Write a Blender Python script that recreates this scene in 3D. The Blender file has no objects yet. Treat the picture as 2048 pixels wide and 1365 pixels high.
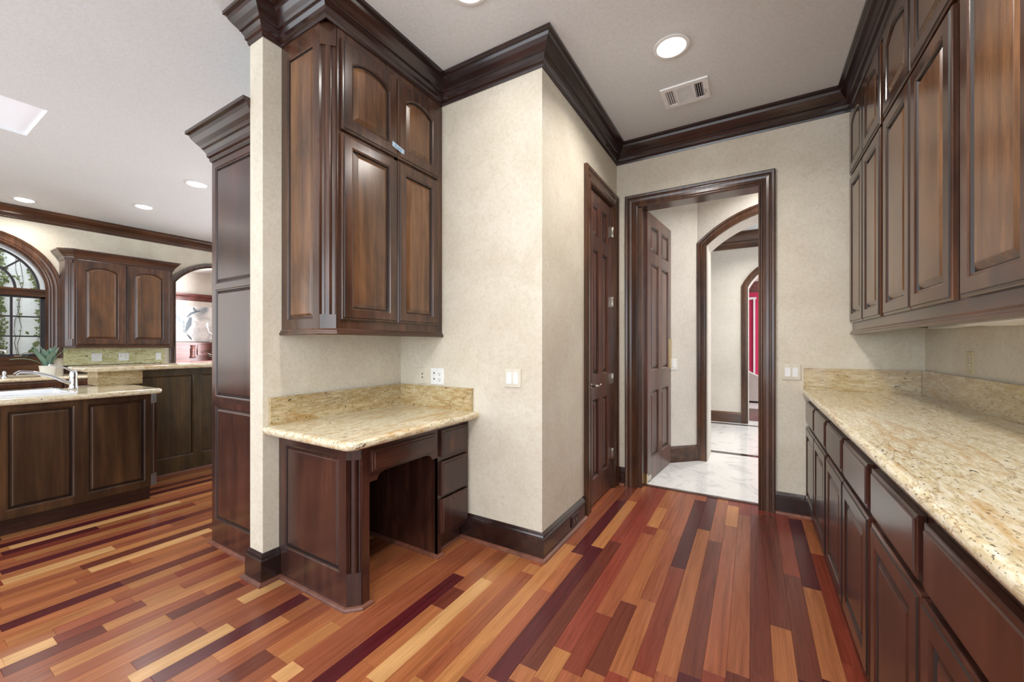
import bpy, bmesh, math, random
from mathutils import Vector, Matrix
random.seed(7)
D = bpy.data
COL = bpy.context.scene.collection
SC = bpy.context.scene
# ------------------------------------------------------------------ camera, world, big lights, exposure
CAMH, YAW, FPX, CY = 1.2294, 0.54, 801.0, 691.0
cam = D.objects.new('camera', D.cameras.new('camera')); COL.objects.link(cam)
cam.data.sensor_width = 36.0; cam.data.sensor_fit = 'HORIZONTAL'
cam.data.lens = 36.0 * FPX / 2048.0
cam.data.shift_y = (CY - 682.5) / 2048.0
cam.data.clip_start = 0.02
cam.location = (0, 0, CAMH); cam.rotation_euler = (math.pi / 2, 0, YAW)
SC.camera = cam
SC.view_settings.view_transform = 'Standard'; SC.view_settings.look = 'None'
SC.view_settings.gamma = 1.0; SC.view_settings.use_curve_mapping = False
SC.view_settings.exposure = -0.06
W = D.worlds.new('world'); SC.world = W; W.use_nodes = True
W.node_tree.nodes['Background'].inputs[0].default_value = (0.80, 0.90, 1.0, 1)
W.node_tree.nodes['Background'].inputs[1].default_value = 4.5

def area(name, loc, size, power, color, rot=(0, 0, 0), sizey=None, shape='DISK', spread=math.pi):
    l = D.lights.new(name, 'AREA'); l.shape = shape; l.size = size
    if sizey: l.shape = 'RECTANGLE'; l.size_y = sizey
    l.energy = power; l.color = color; l.spread = spread
    o = D.objects.new(name, l); COL.objects.link(o); o.location = loc; o.rotation_euler = rot
    return o
WARM = (1.0, 0.90, 0.76); NEUT = (1.0, 0.965, 0.92); DAY = (0.90, 0.95, 1.0)
# unseen fill lights added behind the camera and at the kitchen's near side
area('fill_kitchen', (-4.6, -3.12, 1.55), 4.6, 33, DAY, (math.pi / 2, 0, 0), 2.0)
area('fill_pantry', (-0.9, -3.12, 1.6), 2.2, 20, DAY, (math.pi / 2, 0, 0), 2.0)
area('fill_side', (.90, -1.75, 1.6), 2.0, 50, DAY, (0, math.pi / 2, 0), 2.6)  # side fill added out of view to brighten surfaces facing right
area('daylight_kitchen_end', (-4.6, 4.5, 1.7), 3.2, 26, DAY, (-math.pi / 2, 0, 0), 2.0)
area('daylight_breakfast', (-7.9, -1.6, 1.6), 2.0, 18, DAY, (0, -math.pi / 2, 0), 2.0)
area('hall_daylight', (2.4, 4.05, 1.7), 1.0, 12, (0.93, 0.95, 1.0), (0, math.pi / 2, 0), 2.0)
area('gallery_daylight', (2.6, 6.1, 1.7), 2.0, 40, (0.93, 0.95, 1.0), (0, math.pi / 2, 0), 2.2)
area('salon_daylight', (2.9, 10.5, 1.7), 4.0, 190, (0.93, 0.95, 1.0), (0, math.pi / 2, 0), 2.4)
area('dining_daylight', (-10.4, 5.0, 1.8), 3.0, 380, (0.95, 0.96, 1.0), (-math.pi / 2, 0, 0), 2.2)
CAN_POWER = 9.0

# ------------------------------------------------------------------ helpers
class MB:
    def __init__(s): s.v = []; s.f = []; s.m = []
    def add(s, vs, fs):
        n = len(s.v); s.v += [tuple(map(float, p)) for p in vs]; s.f += [tuple(i + n for i in f) for f in fs]
    def box(s, x0, x1, y0, y1, z0, z1):
        if x0 > x1: x0, x1 = x1, x0
        if y0 > y1: y0, y1 = y1, y0
        vs = [(x0, y0, z0), (x1, y0, z0), (x1, y1, z0), (x0, y1, z0), (x0, y0, z1), (x1, y0, z1), (x1, y1, z1), (x0, y1, z1)]
        s.add(vs, [(0, 3, 2, 1), (4, 5, 6, 7), (0, 1, 5, 4), (1, 2, 6, 5), (2, 3, 7, 6), (3, 0, 4, 7)])
        return s
    def rings(s, rs, cap0=False, cap1=False, closed=True):
        n = len(rs[0]); vs = [p for r in rs for p in r]; fs = []
        for i in range(len(rs) - 1):
            for j in range(n if closed else n - 1):
                k = (j + 1) % n
                fs.append((i * n + j, i * n + k, (i + 1) * n + k, (i + 1) * n + j))
        if cap0: fs.append(tuple(reversed(range(n))))
        if cap1: fs.append(tuple(range((len(rs) - 1) * n, len(rs) * n)))
        s.add(vs, fs); return s
    def tube(s, pts, r, n=10, caps=True):
        pts = [Vector(p) for p in pts]; rs = []
        rad = r if isinstance(r, (list, tuple)) else [r] * len(pts)
        up = Vector((0, 0, 1))
        for i, p in enumerate(pts):
            d = (pts[min(i + 1, len(pts) - 1)] - pts[max(i - 1, 0)]).normalized()
            a = d.cross(up)
            if a.length < 1e-3: a = d.cross(Vector((1, 0, 0)))
            a.normalize(); b = d.cross(a)
            rs.append([p + (a * math.cos(t) + b * math.sin(t)) * rad[i] for t in [2 * math.pi * k / n for k in range(n)]])
        s.rings(rs, caps, caps); return s
    def lathe(s, prof, c, n=20, axis='z'):
        rs = []
        for r, h in prof:
            ring = []
            for k in range(n):
                t = 2 * math.pi * k / n; a, b = r * math.cos(t), r * math.sin(t)
                ring.append({'z': (c[0] + a, c[1] + b, c[2] + h), 'x': (c[0] + h, c[1] + a, c[2] + b), 'y': (c[0] + b, c[1] + h, c[2] + a)}[axis])
            rs.append(ring)
        s.rings(rs, True, True); return s
    def sweep(s, path, prof, closed=False, zbase=0.0):
        """profile (out, z) carried along a plan path; out is to the right of travel"""
        P = [Vector((a, b)) for a, b in path]; n = len(P); rs = []
        for i in range(n):
            if closed: p0, p1 = P[i - 1], P[(i + 1) % n]
            else: p0, p1 = P[max(i - 1, 0)], P[min(i + 1, n - 1)]
            d0 = (P[i] - p0); d1 = (p1 - P[i])
            if d0.length < 1e-9: d0 = d1
            if d1.length < 1e-9: d1 = d0
            d0.normalize(); d1.normalize()
            n0 = Vector((d0.y, -d0.x)); n1 = Vector((d1.y, -d1.x)); m = n0 + n1
            m = m / max(m.dot(n0), 1e-4) if m.length > 1e-6 else n0
            rs.append([(P[i].x + m.x * o, P[i].y + m.y * o, zbase + z) for o, z in prof])
        if closed: rs.append(rs[0])
        s.rings(rs, not closed, not closed, closed=True); return s
def wloc(o):
    v = Vector((0, 0, 0))
    while o: v = v + Vector(o.location); o = o.parent
    return v
def obj(name, mb, mat, parent=None, smooth=False, base=None, colors=None, recalc=True):
    me = D.meshes.new(name)
    off = wloc(parent) if parent else Vector((0, 0, 0))
    if base is not None: off = off + (Vector(base) - off)
    loc = (Vector(base) - (wloc(parent) if parent else Vector((0, 0, 0)))) if base is not None else Vector((0, 0, 0))
    me.from_pydata([(p[0] - off.x, p[1] - off.y, p[2] - off.z) for p in mb.v], [], mb.f)
    if recalc:
        bm = bmesh.new(); bm.from_mesh(me); bmesh.ops.recalc_face_normals(bm, faces=bm.faces); bm.to_mesh(me); bm.free()
    if smooth:
        try:
            me.shade_auto_smooth if False else None
        except Exception: pass
        for p in me.polygons: p.use_smooth = True
        if smooth != 'full':
            try: me.set_sharp_from_angle(angle=math.radians(38))
            except Exception: pass
    me.materials.append(mat)
    o = D.objects.new(name, me); COL.objects.link(o); o.location = loc
    if parent: o.parent = parent
    return o
def tag(o, label=None, cat=None, group=None, kind=None):
    if label: o['label'] = label
    if cat: o['category'] = cat
    if group: o['group'] = group
    if kind: o['kind'] = kind
    return o
def empty(name, loc, label=None, cat=None, group=None, kind=None):
    o = D.objects.new(name, None); COL.objects.link(o); o.location = loc; o.empty_display_size = .05
    return tag(o, label, cat, group, kind)
def struct(name, mb, mat, parent=None, **k):
    o = obj(name, mb, mat, parent, **k)
    if not parent: o['kind'] = 'structure'
    return o

# ------------------------------------------------------------------ materials
def newmat(name):
    m = D.materials.new(name); m.use_nodes = True
    nt = m.node_tree; b = nt.nodes['Principled BSDF']; return m, nt, b
def srgb(r, g, b):
    f = lambda c: (c / 255 / 12.92) if c / 255 <= .04045 else ((c / 255 + .055) / 1.055) ** 2.4
    return (f(r), f(g), f(b), 1)
def N(nt, t, **k):
    n = nt.nodes.new(t)
    for a, v in k.items():
        if a in n.inputs.keys() and not hasattr(n, a): n.inputs[a].default_value = v
        else: setattr(n, a, v)
    return n
def ramp(nt, fac, stops):
    r = nt.nodes.new('ShaderNodeValToRGB'); e = r.color_ramp.elements
    while len(e) < len(stops): e.new(0.5)
    for i, (p, c) in enumerate(stops): e[i].position = p; e[i].color = c
    nt.links.new(fac, r.inputs[0]); return r.outputs[0]
def mapped(nt, scale, rand=True, rot=(0, 0, 0)):
    tc = nt.nodes.new('ShaderNodeTexCoord'); mp = nt.nodes.new('ShaderNodeMapping')
    mp.inputs['Scale'].default_value = scale; mp.inputs['Rotation'].default_value = rot
    if rand:
        oi = nt.nodes.new('ShaderNodeObjectInfo'); mul = nt.nodes.new('ShaderNodeVectorMath'); mul.operation = 'SCALE'
        mul.inputs[0].default_value = (13, 7, 17); nt.links.new(oi.outputs['Random'], mul.inputs['Scale'])
        add = nt.nodes.new('ShaderNodeVectorMath'); nt.links.new(tc.outputs['Object'], add.inputs[0]); nt.links.new(mul.outputs[0], add.inputs[1])
        nt.links.new(add.outputs[0], mp.inputs[0])
    else: nt.links.new(tc.outputs['Object'], mp.inputs[0])
    return mp.outputs[0]
def noise(nt, vec, scale, detail=4, rough=.55, dist=0.0):
    n = nt.nodes.new('ShaderNodeTexNoise'); n.inputs['Scale'].default_value = scale; n.inputs['Detail'].default_value = detail
    n.inputs['Roughness'].default_value = rough; n.inputs['Distortion'].default_value = dist
    nt.links.new(vec, n.inputs['Vector']); return n.outputs['Fac']
def mix(nt, a, b, fac, mode='MIX'):
    m = nt.nodes.new('ShaderNodeMix'); m.data_type = 'RGBA'; m.blend_type = mode
    for i, s in ((6, a), (7, b), (0, fac)):
        if hasattr(s, 'node') or isinstance(s, bpy.types.NodeSocket): nt.links.new(s, m.inputs[i])
        else: m.inputs[i].default_value = s
    return m.outputs[2]
def bump(nt, b, h, strength, dist=.002):
    n = nt.nodes.new('ShaderNodeBump'); n.inputs['Strength'].default_value = strength; n.inputs['Distance'].default_value = dist
    nt.links.new(h, n.inputs['Height']); nt.links.new(n.outputs[0], b.inputs['Normal'])
def wood(name, dark, mid, light, axis='z', rough=.3, coat=.5):
    m, nt, b = newmat(name)
    sc = {'z': (9, 9, .55), 'x': (.55, 9, 9), 'y': (9, .55, 9)}[axis]
    v = mapped(nt, sc)
    g = noise(nt, v, 2.2, 5, .55, .35)
    fine = noise(nt, v, 16.0, 5, .7, .2)
    v2 = mapped(nt, {'z': (1.5, 1.5, .8), 'x': (.8, 1.5, 1.5), 'y': (1.5, .8, 1.5)}[axis])
    bl = noise(nt, v2, 2.2, 3, .5, .8)
    c = ramp(nt, g, [(.25, dark), (.5, mid), (.8, light)])
    c = mix(nt, c, ramp(nt, fine, [(.35, (.80, .78, .76, 1)), (.65, (1.06, 1.06, 1.06, 1))]), 1.0, 'MULTIPLY')
    c = mix(nt, c, ramp(nt, bl, [(.33, (.62, .62, .64, 1)), (.68, (1.30, 1.23, 1.10, 1))]), 1.0, 'MULTIPLY')
    nt.links.new(c, b.inputs['Base Color'])
    b.inputs['Roughness'].default_value = rough
    b.inputs['Coat Weight'].default_value = coat * .7; b.inputs['Coat Roughness'].default_value = .2
    bump(nt, b, fine, .02, .0004)
    return m
CABD, CABM, CABL = srgb(52, 32, 25), srgb(76, 49, 36), srgb(104, 71, 50)
M_CABZ = wood('cabinet_wood', CABD, CABM, CABL, 'z', .25)
M_CABY = wood('cabinet_wood_along', CABD, CABM, CABL, 'y', .30)
M_CABX = wood('cabinet_wood_across', CABD, CABM, CABL, 'x', .30)
PD, PM, PL = srgb(78, 51, 36), srgb(108, 76, 52), srgb(140, 102, 70)
M_PANZ = wood('panel_wood', PD, PM, PL, 'z', .24)
RD, RM, RL = srgb(48, 26, 22), srgb(66, 38, 31), srgb(86, 52, 41)
M_REDZ = wood('base_cabinet_wood', RD, RM, RL, 'z', .25)
M_REDY = wood('base_cabinet_wood_along', RD, RM, RL, 'y', .25)
M_TRIMX = wood('trim_wood_across', srgb(36, 21, 19), srgb(48, 29, 26), srgb(64, 40, 33), 'x', .22)
M_TRIMY = wood('trim_wood_along', srgb(36, 21, 19), srgb(48, 29, 26), srgb(64, 40, 33), 'y', .22)
M_TRIMZ = wood('casing_wood', srgb(56, 33, 22), srgb(80, 51, 34), srgb(108, 73, 48), 'z', .26)
M_CASX = wood('casing_wood_across', srgb(56, 33, 22), srgb(80, 51, 34), srgb(108, 73, 48), 'x', .26)
M_CASY = wood('casing_wood_along', srgb(56, 33, 22), srgb(80, 51, 34), srgb(108, 73, 48), 'y', .26)
M_DOOR = wood('door_wood', srgb(60, 34, 30), srgb(92, 56, 46), srgb(122, 80, 62), 'z', .30)
M_BARZ = wood('bar_panel_wood', srgb(52, 42, 30), srgb(74, 60, 40), srgb(100, 80, 50), 'z', .25)
M_ISL = wood('island_wood', srgb(44, 29, 19), srgb(66, 45, 29), srgb(90, 64, 40), 'z', .28)
M_PAN2 = wood('dim_panel_wood', srgb(64, 42, 28), srgb(92, 62, 40), srgb(120, 84, 54), 'z', .28)
M_SHOE = wood('shoe_wood', srgb(92, 54, 44), srgb(122, 76, 61), srgb(150, 98, 80), 'y', .4, .2)
M_CHERRY = wood('cherry_wood', srgb(86, 48, 46), srgb(114, 70, 66), srgb(140, 94, 90), 'y', .35)

def plaster(name, c0, c1, scale=3.0):
    m, nt, b = newmat(name); v = mapped(nt, (1, 1, 1), False)
    n1 = noise(nt, v, scale, 6, .6, .4); n2 = noise(nt, v, 60, 3, .6)
    c = ramp(nt, n1, [(.35, c0), (.65, c1)])
    c = mix(nt, c, ramp(nt, n2, [(.3, (.93, .92, .90, 1)), (.6, (1, 1, 1, 1))]), 1.0, 'MULTIPLY')
    n3 = noise(nt, v, 22, 6, .75, 1.5); c = mix(nt, c, ramp(nt, n3, [(.36, (.90, .885, .85, 1)), (.52, (1, 1, 1, 1))]), .8 if 'ceiling' not in name else 0.0, 'MULTIPLY')
    nt.links.new(c, b.inputs['Base Color']); b.inputs['Roughness'].default_value = .65
    bump(nt, b, n2, .12, .002); return m
M_WALL = plaster('wall_plaster', srgb(212, 202, 183), srgb(222, 214, 197))
M_HALLWALL = plaster('hall_plaster', srgb(214, 208, 200), srgb(222, 217, 209))
M_CEIL = plaster('ceiling_paint', srgb(230, 234, 235), srgb(234, 238, 239), .8)
M_WHITEWALL = plaster('white_stucco', srgb(228, 228, 226), srgb(240, 240, 238))
M_PINK = plaster('pink_wall', srgb(196, 40, 84), srgb(206, 50, 94))
def plain(name, c, rough=.5, metal=0.0, coat=0.0, spec=None):
    m, nt, b = newmat(name); v = mapped(nt, (1, 1, 1), False); n = noise(nt, v, 25, 3)
    lo = tuple(x * .93 for x in c[:3]) + (1,)
    nt.links.new(ramp(nt, n, [(.35, lo), (.65, c)]), b.inputs['Base Color'])
    b.inputs['Roughness'].default_value = rough; b.inputs['Metallic'].default_value = metal; b.inputs['Coat Weight'].default_value = coat
    return m
M_WHITE = plain('white_plastic', srgb(238, 238, 236), .35)
M_IVORY = plain('ivory_plastic', srgb(216, 208, 188), .4)
M_ALMOND = plain('almond_plastic', srgb(196, 182, 146), .4)
M_CHROME = plain('chrome', srgb(225, 227, 232), .08, 1.0)
M_BRASS = plain('satin_brass', srgb(205, 180, 130), .25, 1.0)
M_NICKEL = plain('satin_nickel', srgb(205, 200, 188), .22, 1.0)
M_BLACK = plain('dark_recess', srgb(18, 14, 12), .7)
M_BROWNPL = plain('brown_plastic', srgb(48, 30, 28), .35)
M_SINK = plain('white_enamel', srgb(245, 246, 248), .12, 0, .5)
M_POT = plain('white_ceramic', srgb(235, 232, 222), .25)
M_LEAF = plain('blue_green_leaf', srgb(118, 146, 128), .45)
M_IVY = plain('ivy_leaf', srgb(104, 112, 62), .6)
M_VINE = plain('vine_stem', srgb(96, 84, 66), .8)
M_VENTW = plain('vent_enamel', srgb(254, 254, 254), .4)
M_SOFA = plain('cream_upholstery', srgb(226, 216, 214), .6)
M_WINFR = plain('dark_sash_paint', srgb(44, 40, 44), .35)
M_ALU = plain('light_sash_paint', srgb(190, 194, 196), .4)
M_GREY = plain('grey_paint', srgb(92, 92, 94), .6)
M_CONC = plain('paving', srgb(170, 168, 160), .8)
M_STEEL = plain('brushed_steel', srgb(190, 190, 192), .3, 1.0)

def granite(name, axis='y', skew=0.0, sc=1.0, tint=(1, 1, 1, 1), warm=1.0, tan=0.0):
    m, nt, b = newmat(name)
    st = lambda k: tuple((k if a == axis else 1.0) * sc for a in 'xyz')
    rot = {'y': (skew, 0, skew), 'x': (0, skew, skew)}[axis]
    v = mapped(nt, st(.22), False, rot); vs = mapped(nt, st(.5), False, rot); vb = mapped(nt, st(.16), False, rot)
    base = noise(nt, v, 60, 5, .72, .5); mid_ = noise(nt, v, 17, 5, .6, .8)
    gold = noise(nt, vb, 7, 5, .66, 1.1); vein = noise(nt, vb, 4.5, 5, .6, 1.0)
    speck = noise(nt, vs, 110, 3, .65, .3); sp2 = noise(nt, vs, 46, 2, .5, .4)
    c = ramp(nt, base, [(.28, srgb(158, 134, 98)), (.42, srgb(208, 192, 156)), (.55, srgb(229, 219, 194)), (.72, srgb(236, 233, 224))])
    c = mix(nt, c, srgb(186, 158, 108), ramp(nt, mid_, [(.50 - tan, (0, 0, 0, 1)), (.74 - tan, (.5 + 3 * tan,) * 3 + (1,))]))
    c = mix(nt, c, srgb(196, 146, 74), ramp(nt, gold, [(.55, (0, 0, 0, 1)), (.70, (.8 * warm,) * 3 + (1,))]))
    vm = nt.nodes.new('ShaderNodeMath'); vm.operation = 'SUBTRACT'; nt.links.new(vein, vm.inputs[0]); vm.inputs[1].default_value = .5
    va = nt.nodes.new('ShaderNodeMath'); va.operation = 'ABSOLUTE'; nt.links.new(vm.outputs[0], va.inputs[0])
    c = mix(nt, c, srgb(140, 104, 60), ramp(nt, va.outputs[0], [(0.0, (.55, .55, .55, 1)), (.012, (0, 0, 0, 1))]))
    c = mix(nt, c, srgb(92, 78, 64), ramp(nt, speck, [(.33, (.9, .9, .9, 1)), (.40, (0, 0, 0, 1))]))
    c = mix(nt, c, srgb(60, 52, 50), ramp(nt, sp2, [(.27, (.95, .95, .95, 1)), (.31, (0, 0, 0, 1))]))
    c = mix(nt, c, tint, 1.0, 'MULTIPLY')
    nt.links.new(c, b.inputs['Base Color']); b.inputs['Roughness'].default_value = .16
    b.inputs['Coat Weight'].default_value = .3; b.inputs['Coat Roughness'].default_value = .06
    return m
M_GRAN = granite('granite_top', 'y', -.22, 1.4, (1, .995, .975, 1), 1.0)
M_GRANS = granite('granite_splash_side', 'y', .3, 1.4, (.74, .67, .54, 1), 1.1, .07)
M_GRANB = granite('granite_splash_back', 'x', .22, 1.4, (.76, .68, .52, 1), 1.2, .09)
M_GRANG = granite('green_granite_splash', 'y', .5, .8, (.84, .92, .74, 1), .3)
def marble(name, base, vein, rough=.12):
    m, nt, b = newmat(name); v = mapped(nt, (1, 1, 1))
    n = noise(nt, v, 2.5, 8, .65, 2.0)
    nt.links.new(ramp(nt, n, [(.36, vein), (.48, base), (.8, base)]), b.inputs['Base Color'])
    b.inputs['Roughness'].default_value = rough; return m
M_MARB = marble('white_marble', srgb(226, 226, 224), srgb(200, 201, 202))
M_MARBD = marble('dark_marble', srgb(46, 42, 42), srgb(88, 84, 82))
def plankmat():
    m, nt, b = newmat('floor_plank_wood')
    at = nt.nodes.new('ShaderNodeVertexColor'); at.layer_name = 'Col'
    v = mapped(nt, (11, .5, 4)); g = noise(nt, v, 2.6, 7, .65, .9); f = noise(nt, mapped(nt, (60, 1.2, 10)), 4, 4, .7, .2)
    c = mix(nt, at.outputs['Color'], ramp(nt, g, [(.30, (.70, .63, .58, 1)), (.50, (.98, .97, .95, 1)), (.72, (1.15, 1.17, 1.15, 1))]), 1.0, 'MULTIPLY')
    c = mix(nt, c, ramp(nt, f, [(.35, (.80, .78, .76, 1)), (.6, (1.05, 1.05, 1.05, 1))]), 1.0, 'MULTIPLY')
    nt.links.new(c, b.inputs['Base Color']); b.inputs['Roughness'].default_value = .27
    b.inputs['Coat Weight'].default_value = .08; b.inputs['Coat Roughness'].default_value = .18; b.inputs['Specular IOR Level'].default_value = .38
    bump(nt, b, f, .04, .0005); return m
M_PLANK = plankmat()
def emit(name, c, s):
    m, nt, b = newmat(name); b.inputs['Base Color'].default_value = c
    b.inputs['Emission Color'].default_value = c; b.inputs['Emission Strength'].default_value = s; return m
M_LAMP = emit('lamp_glow', (1, .96, .90, 1), 28.0)
M_SKYL = emit('skylight_diffuser', (.90, .93, 1, 1), .25)
M_GLASS, nt, b = newmat('window_glass')
b.inputs['Base Color'].default_value = (1, 1, 1, 1); b.inputs['Roughness'].default_value = 0; b.inputs['IOR'].default_value = 1.45
g1 = nt.nodes.new('ShaderNodeBsdfTransparent'); g2 = nt.nodes.new('ShaderNodeBsdfGlossy'); g2.inputs['Roughness'].default_value = .02
fr = nt.nodes.new('ShaderNodeFresnel'); fr.inputs['IOR'].default_value = 1.35; mx = nt.nodes.new('ShaderNodeMixShader')
nt.links.new(fr.outputs[0], mx.inputs[0]); nt.links.new(g1.outputs[0], mx.inputs[1]); nt.links.new(g2.outputs[0], mx.inputs[2])
nt.links.new(mx.outputs[0], nt.nodes['Material Output'].inputs[0])

# ------------------------------------------------------------------ key planes
H = 2.98
XA, XAO, YW = -2.163, -2.287, 1.11       # wing wall
YB, XC, YK, XR = 2.0555, -1.031, 3.53, .942
XF = -7.95                               # far kitchen wall
YS, YKN = -3.2, 4.6                      # near wall, kitchen end wall

# ------------------------------------------------------------------ room shell
def arch_pts(yc, zc, r, a0, a1, n):
    return [(yc + r * math.cos(math.radians(a0 + (a1 - a0) * i / n)), zc + r * math.sin(math.radians(a0 + (a1 - a0) * i / n))) for i in range(n + 1)]
def slab_with_hole(outer, hole, plane, t0, t1):
    """2-D outline with holes extruded between t0 and t1; plane 'x' -> (y,z), 'y' -> (x,z), 'z' -> (x,y)"""
    bm = bmesh.new(); holes = hole
    def P(a, b, t): return {'x': (t, a, b), 'y': (a, t, b), 'z': (a, b, t)}[plane]
    for t in (t0, t1):
        es = []
        for lp in [outer] + holes:
            vs = [bm.verts.new(P(a, b, t)) for a, b in lp]
            es += [bm.edges.new((vs[i], vs[(i + 1) % len(vs)])) for i in range(len(vs))]
        bmesh.ops.triangle_fill(bm, use_beauty=True, use_dissolve=False, edges=es)
    mb = MB(); bm.verts.index_update()
    mb.v = [tuple(v.co) for v in bm.verts]; mb.f = [tuple(v.index for v in f.verts) for f in bm.faces]; bm.free()
    for lp in [outer] + holes:
        mb.rings([[P(a, b, t0) for a, b in lp], [P(a, b, t1) for a, b in lp]])
    return mb
W_YC, W_ZC, W_R = .785, 1.95, .60
win_hole = [(W_YC - W_R, 1.08), (W_YC + W_R, 1.08)] + arch_pts(W_YC, W_ZC, W_R, 0, 180, 24)
O_Y0, O_Y1 = 2.735, 3.95                 # kitchen arched opening
def seg_arch(a0, a1, zs, rise, n=20):
    c = (a0 + a1) / 2; hw = (a1 - a0) / 2; R = (hw * hw + rise * rise) / (2 * rise); zc = zs + rise - R
    th = math.asin(hw / R)
    return [(c + R * math.sin(th - 2 * th * i / n), zc + R * math.cos(th - 2 * th * i / n)) for i in range(n + 1)]
open_hole = [(O_Y0, -.01), (O_Y1, -.01)] + seg_arch(O_Y0, O_Y1, 2.25, .31)
struct('wall_left', slab_with_hole([(YS, -.02), (YKN, -.02), (YKN, H), (YS, H)], [win_hole, open_hole], 'x', XF - .14, XF), M_WALL)
struct('wall_right', slab_with_hole([(YS, 0), (YK, 0), (YK, H), (YS, H)], [[(-3.0, .6), (-.5, .6), (-.5, 2.6), (-3.0, 2.6)]], 'x', XR, XR + .12), M_WALL)
back = MB().box(XC - .12, -.845, YK, 3.66, 0, H).box(.095, XR + .12, YK, 3.66, 0, H).box(-.845, .095, YK, 3.66, 2.47, H)
struct('wall_back', back, M_WALL)
clos = MB().box(XC - .12, XC, YB, 2.82, 0, H).box(XC - .12, XC, 3.44, YK, 0, H).box(XC - .12, XC, 2.82, 3.44, 2.43, H)
struct('wall_closet', clos, M_WALL)
struct('wall_nook', MB().box(XA, XC - .12, YB, YB + .12, 0, H), M_WALL)
struct('wall_wing', MB().box(XAO, XA, YW, YKN, 0, H), M_WALL)
struct('wall_kitchen_end', slab_with_hole([(XF - .14, 0), (XA, 0), (XA, H), (XF - .14, H)], [[(-6.3, .65), (-2.9, .65), (-2.9, 2.7), (-6.3, 2.7)]], 'y', YKN, YKN + .12), M_WALL)
# near wall with openings added behind the camera for the fill lights
near = slab_with_hole([(XF, 0), (XR + .12, 0), (XR + .12, H), (XF, H)],
                      [[(-6.9, .55), (-2.3, .55), (-2.3, 2.55), (-6.9, 2.55)], [(-2.0, .6), (.2, .6), (.2, 2.6), (-2.0, 2.6)]], 'y', YS - .12, YS)
struct('wall_near', near, M_WALL)
# ceiling with the skylight opening
SKX0, SKX1, SKY0, SKY1 = -5.2, -4.508, -.35, .783
struct('ceiling', slab_with_hole([(XF - .14, YS - .12), (XR + .12, YS - .12), (XR + .12, 3.66), (XA, 3.66), (XA, YKN + .12), (XF - .14, YKN + .12)],
                                 [[(SKX0, SKY0), (SKX1, SKY0), (SKX1, SKY1), (SKX0, SKY1)]], 'z', H, H + .1), M_CEIL)
sk = empty('skylight', (-4.85, .2, H), 'square white ceiling skylight above the kitchen peninsula', 'skylight')
sh = MB(); lp = [(SKX0, SKY0), (SKX1, SKY0), (SKX1, SKY1), (SKX0, SKY1)]
sh.rings([[(a, b, H + .10) for a, b in lp], [(a, b, H + .3) for a, b in lp]])
obj('shaft', sh, M_WHITE, sk); obj('diffuser', MB().box(SKX0, SKX1, SKY0, SKY1, H + .02, H + .03), M_SKYL, sk)

# hall, gallery and salon beyond the doorway
HZ = 2.98
def wallseg(p, q, t, z0, z1):
    p = Vector(p); q = Vector(q); d = (q - p).normalized(); n = Vector((-d.y, d.x)) * t
    r = [p, q, q + n, p + n]; return MB().rings([[(a.x, a.y, z0) for a in r], [(a.x, a.y, z1) for a in r]], True, True)
struct('wall_hall_angled', wallseg((-1.50, 3.66), (-.495, 4.64), .12, 0, HZ), M_HALLWALL)
A0, A1 = -.408, 1.05
arch1 = [(A0, -.01), (A1, -.01)] + seg_arch(A0, A1, 2.27, .295)
struct('wall_hall_end', slab_with_hole([(-.495, -.02), (2.6, -.02), (2.6, HZ), (-.495, HZ)], [arch1], 'y', 4.65, 5.0), M_HALLWALL)
B0, B1 = -.054, 1.0
arch2 = [(B0, -.01), (B1, -.01)] + seg_arch(B0, B1, 2.13, .34)
struct('wall_gallery_end', slab_with_hole([(-3.0, -.02), (2.9, -.02), (2.9, HZ), (-3.0, HZ)], [arch2], 'y', 7.2, 7.5), M_HALLWALL)
struct('wall_gallery_side', MB().box(-3.1, -3.0, 5.0, 7.5, 0, HZ).box(-3.0, -.495, 4.88, 5.0, 0, HZ), M_HALLWALL)
struct('wall_hall_side', MB().box(2.5, 2.6, 3.66, 4.65, 0, HZ).box(2.8, 2.9, 5.0, 7.2, 0, HZ), M_HALLWALL)
struct('wall_hall_front', MB().box(-1.6, -.90, 3.66, 3.67, 0, HZ).box(.15, 2.6, 3.66, 3.67, 0, HZ).box(-.90, .15, 3.66, 3.67, 2.56, HZ), M_HALLWALL)
struct('ceiling_hall', MB().box(-3.1, 3.1, 3.66, 13.1, HZ, HZ + .1), M_CEIL)
struct('wall_salon_end', MB().box(-3.0, 3.1, 13.0, 13.1, 0, HZ), M_PINK)
struct('wall_salon_side', MB().box(-3.1, -3.0, 7.5, 13.1, 0, HZ).box(3.0, 3.1, 7.5, 13.1, 0, HZ), M_HALLWALL)

# dining room beyond the kitchen opening
struct('wall_dining', MB().box(-13.1, -13.0, -.5, 8.5, 0, 3.3).box(-13.0, XF - .14, 8.4, 8.5, 0, 3.3).box(-13.0, XF - .14, 1.85, 1.95, 0, 3.3), M_HALLWALL)
struct('wall_dining_side', MB().box(XF - .14, XF - .02, YKN + .12, 8.5, 0, 3.3).box(XF - .14, XF - .02, 1.95, YKN + .12, H, 3.3), M_HALLWALL)
struct('ceiling_dining', MB().box(-13.1, XF - .02, 1.85, 8.5, 3.2, 3.3), M_WHITEWALL)
struct('floor_dining', MB().box(-13.1, XF, 1.85, 8.5, -.05, .0), M_CHERRY)
struct('ground', MB().box(-16, XF - .14, -7, 1.85, -.2, -.05), M_CONC)

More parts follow.
